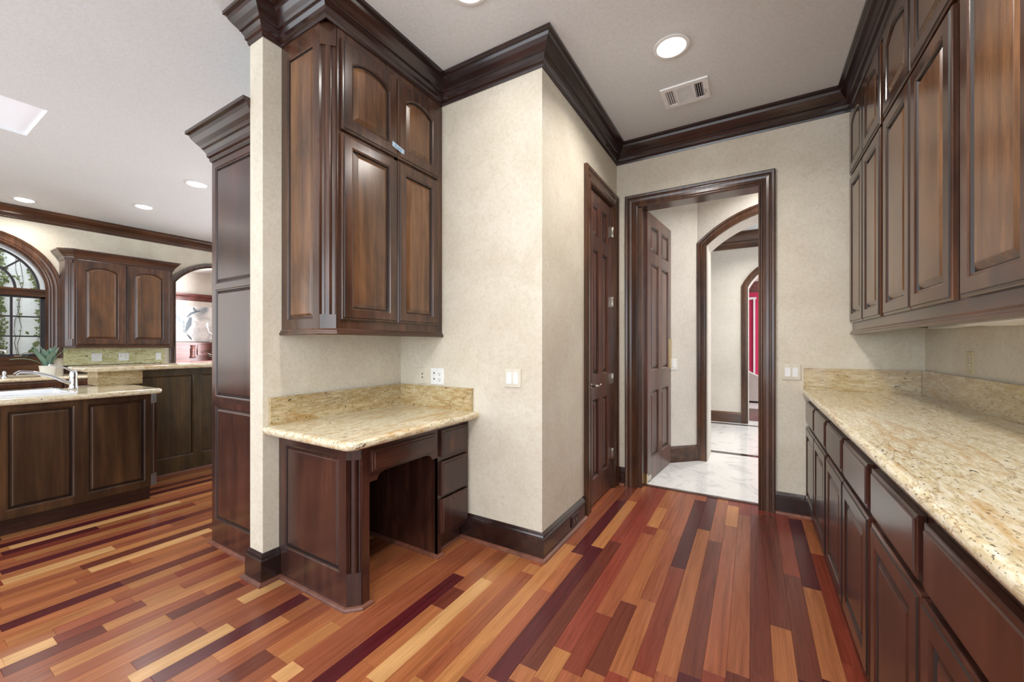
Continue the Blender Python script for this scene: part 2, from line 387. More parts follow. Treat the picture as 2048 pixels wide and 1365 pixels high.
# ------------------------------------------------------------------ floors
subfloor = struct('floor', MB().box(XF - .14, XR + .12, YS - .12, 3.614, -.08, -.013).box(XF - .14, XA, 3.614, YKN + .12, -.08, -.013), M_BLACK)
PAL = {'D': (80, 28, 32), 'DB': (102, 50, 38), 'R': (126, 58, 43), 'M': (143, 81, 54), 'O': (158, 96, 60), 'T': (172, 114, 70), 'L': (202, 154, 102)}
PW, PX0 = .0763, -.0078
_c, _s = math.cos(YAW), math.sin(YAW)
def unproj(px, py):
    d = (-_s + _c * (px - 1024) / FPX, _c + _s * (px - 1024) / FPX, (CY - py) / FPX); t = -CAMH / d[2]; return d[0] * t, d[1] * t
def proj(x, y, z=0.0):
    q = -_s * x + _c * y
    if q < .05: return None
    return 1024 + FPX * (_c * x + _s * y) / q, CY - FPX * (z - CAMH) / q
rows = {}
def seg(tile, p_far, p_near, c):
    ox, oy, s = tile
    a = unproj(ox + p_far[0] / s, oy + p_far[1] / s); b_ = unproj(ox + p_near[0] / s, oy + p_near[1] / s)
    xm = b_[0] if p_near[2:] == () else a[0]
    if len(p_far) > 2: xm = a[0]
    r = math.floor((xm - PX0) / PW)
    rows.setdefault(r, []).append((min(a[1], b_[1]), max(a[1], b_[1]), c))
T7 = (700, 1000, 1.969); T6 = (0, 960, 2.926)
#PLANKS
for tl, a, b_, c in [
    (T7, (700, 219), (545, 318), 'T'), (T7, (545, 318), (96, 719), 'L'), (T7, (445, 358), (350, 425), 'DB'), (T7, (350, 425), (60, 640), 'O'),
    (T7, (700, 290), (300, 650), 'M'), (T7, (745, 262), (430, 578), 'T'), (T7, (430, 578), (300, 719), 'M'),
    (T7, (860, 225), (745, 350), 'O'), (T7, (745, 350), (450, 700), 'M'),
    (T7, (1072, 5), (917, 219), 'D'), (T7, (917, 219), (511, 719), 'O'),
    (T7, (1130, 10), (985, 190), 'T'), (T7, (985, 190), (589, 719), 'D'),
    (T7, (1160, 60), (1080, 150), 'R'), (T7, (1060, 170), (702, 660), 'DB'), (T7, (702, 660), (655, 719), 'O'),
    (T7, (1215, 30), (1170, 103), 'T'), (T7, (1150, 120), (840, 592), 'R'), (T7, (840, 592), (770, 719), 'T'),
    (T7, (1190, 140), (1005, 455), 'M'), (T7, (1005, 455), (890, 690), 'R'),
    (T7, (1240, 120), (1100, 408), 'O'), (T7, (1100, 408), (985, 690), 'DB'),
    (T7, (1270, 140), (1175, 400), 'M'), (T7, (1175, 400), (1060, 690), 'O'),
    (T7, (1385, 5), (1295, 270), 'D'), (T7, (1295, 270), (1160, 690), 'R'),
    (T7, (1400, 120), (1245, 690), 'O'), (T7, (1465, 10), (1440, 165), 'M'), (T7, (1440, 165), (1330, 690), 'DB'),
    (T7, (1508, 25), (1503, 105), 'T'), (T7, (1503, 105), (1445, 690), 'M'), (T7, (1540, 60), (1530, 690), 'M'),
    (T7, (1595, 60), (1610, 690), 'DB'), (T7, (1640, 60), (1680, 500), 'DB'), (T7, (1680, 500), (1700, 719), 'O'),
    (T7, (1690, 60), (1745, 300), 'R'), (T7, (1745, 300), (1800, 719), 'DB'),
    (T7, (1745, 75), (1822, 352), 'D'), (T7, (1822, 352), (1900, 719), 'O'), (T7, (1805, 90), (1850, 218), 'O'), (T7, (1850, 218), (1960, 650), 'R'),
    (T6, (1235, 290), (520, 530), 'L'), (T6, (670, 400), (10, 598), 'L'), (T6, (1080, 140), (60, 405), 'L'), (T6, (900, 115), (10, 350), 'T'),
    (T6, (1100, 228), (10, 555), 'D'), (T6, (590, 292), (10, 437), 'D'), (T6, (730, 625), (10, 890), 'D'), (T6, (1370, 868), (760, 1175), 'L'),
    (T6, (1810, 695), (900, 1180), 'D'), (T6, (310, 922), (10, 1050), 'L'), (T6, (1210, 890), (790, 1100), 'DB'), (T6, (1000, 822), (300, 1120), 'T'),
    (T6, (1040, 490), (740, 620), 'T'), (T6, (1430, 620), (1010, 822), 'DB'), (T6, (1110, 660), (860, 735), 'T'), (T6, (1610, 1035), (1290, 1180), 'DB'),
    (T6, (480, 520), (10, 680), 'M'), (T6, (490, 640), (10, 760), 'O'), (T6, (1000, 300), (600, 420), 'M'), (T6, (1180, 330), (760, 480), 'O'),
    (T6, (650, 690), (30, 950), 'T'), (T6, (840, 760), (330, 905), 'M'), (T6, (640, 900), (10, 1130), 'DB'), (T6, (1480, 760), (1150, 850), 'O'), (T6, (1300, 1080), (1010, 1183), 'O'),
    (T6, (1960, 840), (1620, 1035), 'T'), (T6, (1770, 1100), (1620, 1180), 'L'), (T6, (1700, 830), (1010, 1180), 'T'), (T6, (1380, 450), (1050, 570), 'R'),
]:
    seg(tl, a, b_, c)
planks = []
rng = random.Random(11)
for r in range(math.floor((XF - PX0) / PW), math.floor((.36 - PX0) / PW) + 1):
    x0 = PX0 + r * PW
    fixed = sorted(rows.get(r, [])); out = []; cur = YS; yend = 3.60 if x0 > XA else YKN
    clean = []
    for a, b_, c in fixed:
        a = max(a, clean[-1][1] if clean else YS)
        if b_ - a > .05: clean.append((a, b_, c))
    def fill(a, b_):
        while b_ - a > 1e-4:
            L = rng.uniform(.9, 2.3) if x0 < -1.0 else rng.uniform(.6, 1.7)
            if b_ - a - L < .25: L = b_ - a
            wts = (3, 6, 14, 28, 34, 13, 3) if x0 < -1.0 else (6, 13, 34, 34, 12, 1, 0)
            out.append((a, a + L, rng.choices(['D', 'DB', 'R', 'M', 'O', 'T', 'L'], wts)[0])); a += L
    for a, b_, c in clean:
        fill(cur, a); out.append((a, b_, c)); cur = b_
    fill(cur, yend)
    for a, b_, c in out: planks.append((x0, a, b_, c))
def plank_mesh(mb, cols, x0, a, b_, c, g=.0007):
    x1 = x0 + PW; k = rng.uniform(.9, 1.1); col = [srgb(*PAL[c])[i] * k * rng.uniform(.97, 1.03) for i in range(3)] + [1]
    r0 = [(x0, a, -.012), (x1, a, -.012), (x1, b_, -.012), (x0, b_, -.012)]
    r1 = [(p[0], p[1], -.0016) for p in r0]
    r2 = [(x0 + g, a + g, 0), (x1 - g, a + g, 0), (x1 - g, b_ - g, 0), (x0 + g, b_ - g, 0)]
    mb.rings([r0, r1, r2], False, True); cols.extend([col] * 12)
def set_cols(o, cols):
    at = o.data.color_attributes.new('Col', 'FLOAT_COLOR', 'POINT')
    for i, c in enumerate(cols): at.data[i].color = c
def vis_area(x0, a, b_):
    xm = x0 + PW / 2
    if xm < -4.7: return 0
    tot = 0; n = 6
    for i in range(n):
        y0 = a + (b_ - a) * i / n; y1 = a + (b_ - a) * (i + 1) / n; ym = (y0 + y1) / 2
        if xm < XA - .1 and (ym > 1.179 and xm > -2.9): continue
        if XA - .13 < xm < -1.56 and ym > 1.2 and not (1.28 < ym < 1.77): continue
        if xm < XC and ym > YB: continue
        if xm < -2.29 and ym > 1.15 * xm / -2.287 * .97 + .12: continue
        q = [proj(x0, y0), proj(x0 + PW, y0), proj(x0 + PW, y1), proj(x0, y1)]
        if None in q: continue
        cx = sum(p[0] for p in q) / 4; cy = sum(p[1] for p in q) / 4
        if not (-20 < cx < 2068 and 690 < cy < 1385): continue
        tot += abs(sum(q[j][0] * q[(j + 1) % 4][1] - q[(j + 1) % 4][0] * q[j][1] for j in range(4))) / 2
    return tot
planks.sort(key=lambda p: -vis_area(p[0], p[1], p[2]))
for x0, a, b_, c in planks[:300]:
    mb = MB(); cols = []; plank_mesh(mb, cols, x0, a, b_, c)
    o = obj('plank', mb, M_PLANK, subfloor, base=(x0 + PW / 2, (a + b_) / 2, 0), recalc=False); set_cols(o, cols)
mb = MB(); cols = []
for x0, a, b_, c in planks[300:]: plank_mesh(mb, cols, x0, a, b_, c)
o = obj('plank_boards', mb, M_PLANK, subfloor, recalc=False); set_cols(o, cols); o['kind'] = 'stuff'

hallf = struct('floor_hall', MB().box(-3.1, 3.1, 3.614, 13.1, -.05, -.004), M_CONC)
def tile(name, x0, x1, y0, y1, mat, g=.0012):
    mb = MB(); o_ = [(x0, y0), (x1, y0), (x1, y1), (x0, y1)]; i_ = [(x0 + g, y0 + g), (x1 - g, y0 + g), (x1 - g, y1 - g), (x0 + g, y1 - g)]
    mb.rings([[(a, b_, -.004) for a, b_ in o_], [(a, b_, .0105) for a, b_ in o_], [(a, b_, .012) for a, b_ in i_]], False, True)
    return obj(name, mb, mat, hallf, base=((x0 + x1) / 2, (y0 + y1) / 2, 0))
TS = .46
for j in range(4):
    y0 = 3.63 + j * TS; y1 = min(y0 + TS, 5.08)
    if y1 - y0 < .05: continue
    for i in range(-3, 4): tile('marble_tile', -.38 + i * TS, -.38 + (i + 1) * TS, y0, y1, M_MARB)
for i in range(-2, 4): tile('border_tile', -.24 + i * .46, -.24 + (i + 1) * .46, 5.08, 5.18, M_MARBD, .003)
for j in range(4):
    for i in range(-4, 5): tile('marble_tile', -.2 + i * TS, -.2 + (i + 1) * TS, 5.18 + j * .4525, 5.18 + (j + 1) * .4525, M_MARB)
for i in range(-3, 4): tile('border_tile', -.31 + i * .31, -.31 + (i + 1) * .31, 6.99, 7.09, M_MARBD, .003)
for i in range(-4, 5): tile('marble_tile', -.2 + i * TS, -.2 + (i + 1) * TS, 7.09, 7.5, M_MARB)
obj('salon_boards', MB().box(-3, 3, 7.5, 9.2, -.004, .008), M_CHERRY, hallf)
obj('salon_rug', MB().box(-3, 3, 8.95, 12.9, .004, .02), M_SOFA, hallf)
obj('threshold', MB().box(-.82, .07, 3.600, 3.632, -.005, .009), M_CASX, hallf)

# ------------------------------------------------------------------ crown, baseboards, casings
CP, CH = .092, .158
CROWN = [(0, -CH), (.006, -CH), (.010, -CH + .012), (.010, -CH + .02), (.018, -CH + .026), (.020, -CH + .045), (.030, -CH + .060), (.030, -CH + .066),
         (.037, -CH + .068), (.037, -CH + .073), (.044, -CH + .082), (.058, -CH + .098), (.072, -CH + .118), (.078, -CH + .132), (.078, -CH + .138),
         (CP, -CH + .141), (CP, 0), (0, 0)]
def crown(name, path, mat, z=H, prof=CROWN, sc=1.0, parent=None):
    mb = MB().sweep(path, [(a * sc, b_ * sc) for a, b_ in prof], zbase=z - .0005)
    return obj(name, mb, mat, parent) if parent else struct(name, mb, mat)
XU, YU0 = -1.777, 1.206
XS = .5855
crown('trim_1', [(XAO, YKN), (XAO, YW), (XA, YW), (XA, YU0)], M_TRIMY)
crown('trim_12', [(XF, YS), (XF, YKN), (XAO, YKN)], M_CASY)
crown('trim_2', [(XA, YU0), (XU, YU0), (XU, YB)], M_TRIMY)
crown('trim_3', [(XU, YB), (XC, YB), (XC, YK)], M_TRIMX)
crown('trim_4', [(XC, YK), (XS, YK)], M_TRIMX)
crown('trim_5', [(XS, YK), (XS, YS)], M_TRIMY)
crown('trim_6', [(-3.0, 7.2), (2.8, 7.2)], M_CASX, HZ, sc=1.5)
crown('trim_7', [(-3.0, 13.0), (3.0, 13.0)], M_CHERRY, HZ, sc=1.8)
BASE = [(0, 0), (.018, 0), (.018, .122), (.013, .128), (.015, .132), (.011, .142), (.006, .150), (.003, .156), (0, .156)]
SHOE = [(.018, 0), (.036, 0), (.035, .008), (.030, .014), (.022, .018), (.018, .018)]
SHOE0 = [(a - .018, b_) for a, b_ in SHOE]
def baseboard(name, path, mat, sc=1.0, shoe=True):
    o = struct(name, MB().sweep(path, [(a, b_ * sc) for a, b_ in BASE]), mat)
    if shoe: obj('shoe_moulding', MB().sweep(path, SHOE), M_SHOE, o)
    return o
baseboard('baseboard_wing', [(XAO, 1.179), (XAO, YW), (XA, YW), (XA, 1.190)], M_TRIMY)
bb = baseboard('baseboard_closet', [(-1.60, YB), (XC, YB), (XC, 2.712)], M_TRIMY)
baseboard('baseboard_corner', [(XC, 3.508), (XC, YK), (-.957, YK)], M_TRIMX)
baseboard('baseboard_back', [(.147, YK), (.36, YK)], M_TRIMX)
baseboard('baseboard_hall', [(-1.45, 3.7087), (-.495, 4.64)], M_CASX, 1.15, False)
baseboard('baseboard_gallery', [(-3.0, 7.2), (-.137, 7.2)], M_CASX, 1.15, False)
baseboard('baseboard_near', [(XR, YS), (XF, YS)], M_TRIMX)

CASE = [(0, 0), (0, .016), (.010, .020), (.016, .016), (.022, .016), (.030, .021), (.050, .019), (.066, .023), (.072, .019), (.078, .019), (.084, .027), (.100, .030), (.106, .026), (.106, 0)]
def casing(name, pts, plane, sign, mat, parent, prof=CASE, outside=1):
    """moulded casing; pts is the inner edge as 2-D outline (a,z); profile (across, proud); plane ('x',v) or ('y',v)"""
    P = [Vector(p) for p in pts]; rs = []
    for i in range(len(P)):
        p0, p1 = P[max(i - 1, 0)], P[min(i + 1, len(P) - 1)]
        d0 = P[i] - p0; d1 = p1 - P[i]
        if d0.length < 1e-9: d0 = d1
        if d1.length < 1e-9: d1 = d0
        d0.normalize(); d1.normalize(); n0 = Vector((-d0.y, d0.x)) * outside; n1 = Vector((-d1.y, d1.x)) * outside
        m = n0 + n1; m = m / max(m.dot(n0), 1e-3); ring = []
        for a, h in prof:
            q = P[i] + m * a; w = plane[1] + sign * h
            ring.append((w, q.x, q.y) if plane[0] == 'x' else (q.x, w, q.y))
        rs.append(ring)
    return obj(name, MB().rings(rs, True, True), mat, parent)

def frame_map(o, U_, N_):
    o = Vector(o); U_ = Vector(U_); N_ = Vector(N_)
    return lambda u, n, z: tuple(o + U_ * u + N_ * n + Vector((0, 0, z)))
def outline(u0, u1, z0, z1, rise=0.0, cen=None, e=0.0, K=12):
    """closed loop; arched top with given rise; e = further inset with the same arch centre"""
    pts = [(u0, z0), (u1, z0)]
    if rise > 0:
        hw = (u1 - u0) / 2 + e; zs = z1 + e - rise; R = (hw * hw + rise * rise) / (2 * rise); zc = zs + rise - R; uc = (u0 + u1) / 2; r = R - e
        h2 = (u1 - u0) / 2
        for i in range(K + 1):
            u = h2 - 2 * h2 * i / K; pts.append((uc + u, zc + math.sqrt(max(r * r - u * u, 0))))
    else:
        for i in range(K + 1): pts.append((u1 + (u0 - u1) * i / K, z1))
    return pts
M_GLAZE = plain('groove_stain', srgb(34, 21, 17), .4)
def glaze(o, n, bands):
    o.data.materials.append(M_GLAZE)
    for k in bands:
        for j in range(n): o.data.polygons[k * n + j].material_index = 1
def panelled(fm, u0, u1, z0, z1, t, st, rise=0.0, edge=True, mf=None, mp=None, parent=None, name='door', n0=0.0, label=None, raised=True, rec=.013, bev=None):
    if bev is None: bev = .024 if edge else .014
    sl, sr, stp, sb = st; K = 12 if rise else 1
    def ring(d, n, w): return [fm(u, n0 + n, z) for u, z in w]
    flat = lambda d: outline(u0 + d, u1 - d, z0 + d, z1 - d, 0, K=K)
    inn = lambda e: outline(u0 + sl + e, u1 - sr - e, z0 + sb + e, z1 - stp - e, rise, e=e, K=K)
    mb = MB()
    if edge: rs = [ring(0, 0, flat(0)), ring(0, t - .008, flat(0)), ring(0, t - .005, flat(.003)), ring(0, t - .004, flat(.010)), ring(0, t, flat(.013))]
    else: rs = [ring(0, 0, flat(0)), ring(0, t, flat(0))]
    rs += [ring(0, t, inn(0)), ring(0, t - .004, inn(.004)), ring(0, t - .005, inn(.009)), ring(0, t - rec, inn(.013)), ring(0, t - rec - .002, inn(.013))]
    mb.rings(rs, False, False)
    o = obj(name, mb, mf, parent); nr = len(rs[0]); glaze(o, nr, (3, 7, 8) if edge else (4, 5))
    pb = MB(); e0 = .012
    if raised: prs = [ring(0, t - rec - .001, inn(e0)), ring(0, t - rec - .001, inn(e0 + .004)), ring(0, t - .004, inn(e0 + bev)), ring(0, t - .003, inn(e0 + bev + .003))]
    else: prs = [ring(0, t - rec - .001, inn(e0)), ring(0, t - rec - .001, inn(e0 + .01))]
    pb.rings(prs, False, True)
    glaze(obj('raised_panel' if raised else 'flat_panel', pb, mp, o), nr, (0,))
    if label: o['label'] = label
    return o
def slabfront(fm, u0, u1, z0, z1, t, mat, parent, name='drawer', n0=0.0):
    def ring(d, n): return [fm(u0 + d, n0 + n, z0 + d), fm(u1 - d, n0 + n, z0 + d), fm(u1 - d, n0 + n, z1 - d), fm(u0 + d, n0 + n, z1 - d)]
    return obj(name, MB().rings([ring(0, 0), ring(0, t - .007), ring(.002, t - .005), ring(.012, t - .004), ring(.0145, t)], True, True), mat, parent)

# closet door (door_1)
d1 = empty('door_1', (XC, 3.13, 0), kind='structure')
casing('casing', [(2.825, 0), (2.825, 2.425), (3.402, 2.425), (3.402, 0)], ('x', XC), 1, M_TRIMZ, d1, outside=1)
jm = MB().box(XC - .12, XC, 2.82, 2.832, 0, 2.43).box(XC - .12, XC, 3.428, 3.44, 0, 2.43).box(XC - .12, XC, 2.82, 3.44, 2.418, 2.43)
jm.box(XC - .06, XC, 3.395, 3.428, 0, 2.418)
obj('jamb', jm, M_TRIMZ, d1)
fm1 = frame_map((XC - .045, 2.836, .012), (0, 1, 0), (1, 0, 0))
def sixpanel(parent, fm, w, h, t, mat):
    # stiles / rails as one frame with six openings, each opening with its own raised panel
    s, m_ = .10, .095; pw = (w - 2 * s - m_) / 2
    zr = [(.19, .80), (.985, 1.96), (2.06, h - .095)]
    leaf = empty('door_leaf', wloc(parent)); leaf.parent = parent; leaf.location = (0, 0, 0)
    D.objects.remove(leaf)
    mb = MB()
    def bx(a, b_, c, d):
        r0 = [fm(a, 0, c), fm(b_, 0, c), fm(b_, 0, d), fm(a, 0, d)]; r1 = [fm(a, t, c), fm(b_, t, c), fm(b_, t, d), fm(a, t, d)]
        mb.rings([r0, r1], True, True)
    bx(0, s, 0, h); bx(w - s, w, 0, h); [bx(s + pw, s + pw + m_, a_, b_) for a_, b_ in zr]
    zs = [0] + [v for p in zr for v in p] + [h]
    for i in range(0, 8, 2): bx(s, w - s, zs[i], zs[i + 1])
    lf = obj('door_leaf', mb, mat, parent)
    for (z0, z1) in zr:
        for u0 in (s, s + pw + m_):
            def ring(d, n): return [fm(u0 + d, n, z0 + d), fm(u0 + pw - d, n, z0 + d), fm(u0 + pw - d, n, z1 - d), fm(u0 + d, n, z1 - d)]
            obj('raised_panel', MB().rings([ring(0, t - .001), ring(.012, t - .010), ring(.018, t - .016), ring(.022, t - .016), ring(.045, t - .006), ring(.048, t - .005)], False, True), mat, lf).data.materials.append(M_GLAZE)
            pp = lf.children[-1] if lf.children else None
            if pp:
                for q in range(4, 12): pp.data.polygons[q].material_index = 1
            def ringb(d, n): return [fm(u0 + d, n, z0 + d), fm(u0 + pw - d, n, z0 + d), fm(u0 + pw - d, n, z1 - d), fm(u0 + d, n, z1 - d)]
            obj('raised_panel', MB().rings([ringb(0, .001), ringb(.018, .016 if t > .035 else .012), ringb(.045, .006)], False, True), mat, lf)
    return lf
lf1 = sixpanel(d1, fm1, .560, 2.40, .036, M_DOOR)
for z in (2.20, 1.598, .945, .302):
    hg = MB().lathe([(.006, -.045), (.007, -.043), (.007, .043), (.006, .045)], (XC + .004, 3.398, z), 10).box(XC - .006, XC - .001, 3.372, 3.398, z - .044, z + .044)
    obj('hinge', hg, M_NICKEL, d1, smooth=True)
hd = MB().lathe([(.026, 0), (.027, .004), (.022, .008), (.010, .012), (.009, .035)], (XC - .009, 2.875, .925), 18, 'x')
hd.tube([(XC + .028, 2.870, .925), (XC + .036, 2.89, .927), (XC + .036, 2.93, .920), (XC + .034, 2.965, .925), (XC + .034, 2.985, .930)], [.009, .009, .007, .008, .009], 10)
obj('door_handle', hd, M_NICKEL, d1, smooth=True)

# doorway with the open door (door_2)
d2 = empty('door_2', (-.39, YK, 0), kind='structure')
casing('casing', [(-.846, 0), (-.846, 2.420), (.040, 2.420), (.040, 0)], ('y', YK), -1, M_TRIMZ, d2, outside=1)
j2 = MB().box(-.846, -.812, YK, 3.67, 0, 2.44).box(.055, .095, YK, 3.67, 0, 2.44).box(-.846, .095, YK, 3.67, 2.42, 2.47)
obj('jamb', j2, M_TRIMZ, d2)
casing('casing', [(-.846, 0), (-.846, 2.45), (.095, 2.45), (.095, 0)], ('y', 3.67), 1, M_TRIMZ, d2, outside=1)
L0 = Vector((-.790, 3.640)); L1 = Vector((-.722, 4.41)); dU = (L1 - L0).normalized(); LN = Vector((dU.y, -dU.x))
fm2 = frame_map((L0.x - LN.x * .042, L0.y - LN.y * .042, .016), (dU.x, dU.y, 0), (LN.x, LN.y, 0))
lf2 = sixpanel(d2, fm2, (L1 - L0).length, 2.40, .042, M_DOOR)
obj('pivot_plate', MB().rings([[fm2(-.03, .0, 0), fm2(.002, .0, 0), fm2(.002, .045, 0), fm2(-.03, .045, 0)], [fm2(-.03, .0, .085), fm2(.002, .0, .085), fm2(.002, .045, .085), fm2(-.03, .045, .085)]], True, True), M_BRASS, d2)
obj('kick_plate', MB().rings([[fm2(.0, .043, .01), fm2(.10, .043, .01), fm2(.10, .045, .01), fm2(.0, .045, .01)], [fm2(.0, .043, .06), fm2(.10, .043, .06), fm2(.10, .045, .06), fm2(.0, .045, .06)]], True, True), M_NICKEL, d2)
ww = (L1 - L0).length
obj('push_plate', MB().rings([[fm2(ww - .055, .042, .98), fm2(ww - .006, .042, .98), fm2(ww - .006, .050, .98), fm2(ww - .055, .050, .98)], [fm2(ww - .055, .042, 1.28), fm2(ww - .006, .042, 1.28), fm2(ww - .006, .050, 1.28), fm2(ww - .055, .050, 1.28)]], True, True), M_BRASS, d2)

# arched openings
def archset(name, a0, a1, zs, rise, plane, sign, depth, matc, matj, sc=.85, loc=(0, 0, 0)):
    e = empty(name, loc, kind='structure')
    pts = [(a0, .012)] + [(a0, zs - .0005)] + list(reversed(seg_arch(a0, a1, zs, rise)))[1:-1] + [(a1, zs - .0005), (a1, .012)]
    casing('casing', pts, plane, sign, matc, e, [(a * sc, b_) for a, b_ in CASE])
    # lining of the reveal
    w0, w1 = plane[1], plane[1] - sign * depth
    def P(a, z, w): return (w, a, z) if plane[0] == 'x' else (a, w, z)
    ins = [(a0 + .012, .012), (a0 + .012, zs)] + list(reversed(seg_arch(a0 + .012, a1 - .012, zs, rise - .006)))[1:-1] + [(a1 - .012, zs), (a1 - .012, .012)]
    out_ = [(a0 - .001, .012), (a0 - .001, zs)] + list(reversed(seg_arch(a0 - .001, a1 + .001, zs, rise + .001)))[1:-1] + [(a1 + .001, zs), (a1 + .001, .012)]
    rs = [[P(*ins[i], w0), P(*ins[i], w1), P(*out_[i], w1), P(*out_[i], w0)] for i in range(len(ins))]
    obj('arch_lining', MB().rings(rs, True, True), matj, e)
    return e
archset('trim_8', A0, A1, 2.27, .295, ('y', 4.65), -1, .35, M_TRIMZ, M_HALLWALL, .85, (.32, 4.65, 0))
archset('trim_9', B0, B1, 2.13, .34, ('y', 7.2), -1, .3, M_TRIMZ, M_HALLWALL, .85, (.47, 7.2, 0))
archset('trim_10', O_Y0, O_Y1, 2.25, .31, ('x', XF), 1, .14, M_TRIMZ, M_TRIMZ, .7, (XF, 3.34, 0))

# ------------------------------------------------------------------ kitchen window (window_1)
wn = empty('window_1', (XF, W_YC, 1.08), kind='structure')
wp = [(W_YC + W_R, 1.06), (W_YC + W_R, W_ZC)] + arch_pts(W_YC, W_ZC, W_R, 0, 180, 28)[1:-1] + [(W_YC - W_R, W_ZC), (W_YC - W_R, 1.06)]
casing('casing', wp, ('x', XF), 1, M_TRIMZ, wn, [(a * 1.15, b_) for a, b_ in CASE], outside=-1)
def arcbar(name, r0, r1, x0, x1, mat, a0=0, a1=180, n=28):
    rs = []
    for i in range(n + 1):
        t = math.radians(a0 + (a1 - a0) * i / n); c, s = math.cos(t), math.sin(t)
        rs.append([(x, W_YC + r * c, W_ZC + r * s) for x, r in ((x0, r0), (x1, r0), (x1, r1), (x0, r1))])
    return obj(name, MB().rings(rs, True, True), mat, wn)
arcbar('jamb', .575, .60, XF - .13, XF, M_TRIMZ); arcbar('sash', .535, .575, XF - .09, XF - .03, M_ALU); arcbar('sash', .515, .545, XF - .08, XF - .045, M_WINFR)
obj('jamb', MB().box(XF - .13, XF, W_YC + .575, W_YC + .6, 1.08, W_ZC).box(XF - .13, XF, W_YC - .6, W_YC - .575, 1.08, W_ZC), M_TRIMZ, wn)
obj('transom_bar', MB().box(XF - .11, XF - .01, W_YC - .575, W_YC + .575, 1.862, 1.945).box(XF - .11, XF + .012, W_YC - .575, W_YC + .575, 1.93, 1.955), M_CASY, wn)
obj('sill', MB().box(XF - .13, XF + .05, W_YC - .66, W_YC + .66, 1.045, 1.085).box(XF, XF + .03, W_YC - .64, W_YC + .64, .985, 1.045).box(XF, XF + .018, W_YC - .64, W_YC + .64, .86, .985), M_CASY, wn)
for s in (-1, 1):
    ya, yb = sorted((W_YC + s * .025, W_YC + s * .575))
    sb_ = MB().box(XF - .09, XF - .04, ya, yb, 1.085, 1.115).box(XF - .09, XF - .04, ya, yb, 1.84, 1.865).box(XF - .09, XF - .04, ya, ya + .035, 1.085, 1.865).box(XF - .09, XF - .04, yb - .035, yb, 1.085, 1.865)
    obj('sash', sb_, M_WINFR, wn)
    y0, y1 = ya + .035, yb - .035; mu = MB(); ym = (y0 + y1) / 2
    mu.box(XF - .08, XF - .05, ym - .010, ym + .010, 1.115, 1.84)
    for z in (1.345, 1.597): mu.box(XF - .079, XF - .051, y0, y1, z - .009, z + .009)
    obj('muntin', mu, M_WINFR, wn)
    for pa, pb in ((y0, ym - .010), (ym + .010, y1)):
        for za, zb in ((1.115, 1.336), (1.354, 1.588), (1.606, 1.84)):
            obj('pane', MB().box(XF - .067, XF - .063, pa, pb, za, zb), M_GLASS, wn)
obj('mullion', MB().box(XF - .11, XF - .02, W_YC - .025, W_YC + .025, 1.085, 1.862), M_CASY, wn)
arcbar('muntin', .320, .342, XF - .08, XF - .05, M_WINFR)
for t in (45, 90, 135):
    c, s = math.cos(math.radians(t)), math.sin(math.radians(t)); px_, pz_ = -s * .010, c * .010
    rr = [[(x, W_YC + r * c + k * px_, W_ZC + r * s + k * pz_) for x, k in ((XF - .08, -1), (XF - .05, -1), (XF - .05, 1), (XF - .08, 1))] for r in (.335, .53)]
    obj('muntin', MB().rings(rr, True, True), M_WINFR, wn)
def fan(r0, r1, a0, a1):
    n = 8; a = [(W_YC + r0 * math.cos(math.radians(a0 + (a1 - a0) * i / n)), W_ZC + r0 * math.sin(math.radians(a0 + (a1 - a0) * i / n))) for i in range(n + 1)]
    b_ = [(W_YC + r1 * math.cos(math.radians(a0 + (a1 - a0) * i / n)), W_ZC + r1 * math.sin(math.radians(a0 + (a1 - a0) * i / n))) for i in range(n + 1)]
    rs = [[(XF - .067, *a[i]), (XF - .063, *a[i]), (XF - .063, *b_[i]), (XF - .067, *b_[i])] for i in range(n + 1)]
    obj('pane', MB().rings(rs, True, True), M_GLASS, wn)
for a0 in (0, 45, 90, 135): fan(.342, .53, a0 + 1, a0 + 44)
fan(.02, .322, 1, 179)
ck = MB().lathe([(.014, 0), (.016, .01), (.010, .02)], (XF - .03, 1.16, 1.10), 12).tube([(XF - .03, 1.16, 1.12), (XF - .01, 1.19, 1.135), (XF - .01, 1.24, 1.125), (XF - .01, 1.26, 1.13)], .007, 8).box(XF - .045, XF - .01, 1.10, 1.22, 1.086, 1.10)
obj('window_crank', ck, M_CHROME, wn, smooth=True)
# exterior
struct('wall_exterior', MB().box(-9.75, -9.6, -7, 1.85, -.05, 4.5), M_WHITEWALL)
obj_ = obj('downspout', MB().box(-9.6, -9.35, .60, .92, -.05, 4.5), M_GREY); tag(obj_, 'grey vertical post against the ivy-clad white wall outside the window', 'post')
ivy = empty('climbing_ivy', (-9.58, 1.4, 0), 'thin strands of green ivy climbing the white wall outside the arched window', 'ivy')
vb = MB(); lb = MB(); rv = random.Random(5)
for k in range(11):
    y = 1.05 + k * .085 + rv.uniform(-.02, .02); p = []; z = .5
    dense = k in (2, 5, 6, 9, 1)
    for i in range(26):
        y += rv.uniform(-.022, .022) + (.012 if k in (5, 6) else 0) * (1 if i < 16 else -1); z += .085; p.append((-9.585, y, z))
        if dense or rv.random() < .22:
            for q in range(9 if dense else 2):
                c = Vector((-9.57 + rv.uniform(0, .05), y + rv.gauss(0, .022), z + rv.uniform(-.05, .05))); a = rv.uniform(0, 6.3); s = rv.uniform(.016, .034)
                u = Vector((rv.uniform(-.5, .5), math.cos(a), math.sin(a))).normalized() * s; w = Vector((1, 0, 0)).cross(u).normalized() * s * .6
                lb.add([c - u, c + w, c + u * 1.1, c - w], [(0, 1, 2, 3)])
    vb.tube(p, .0035, 4)
obj('vine', vb, M_VINE, ivy); lo = obj('foliage', lb, M_IVY, ivy, recalc=False); lo['kind'] = 'stuff'

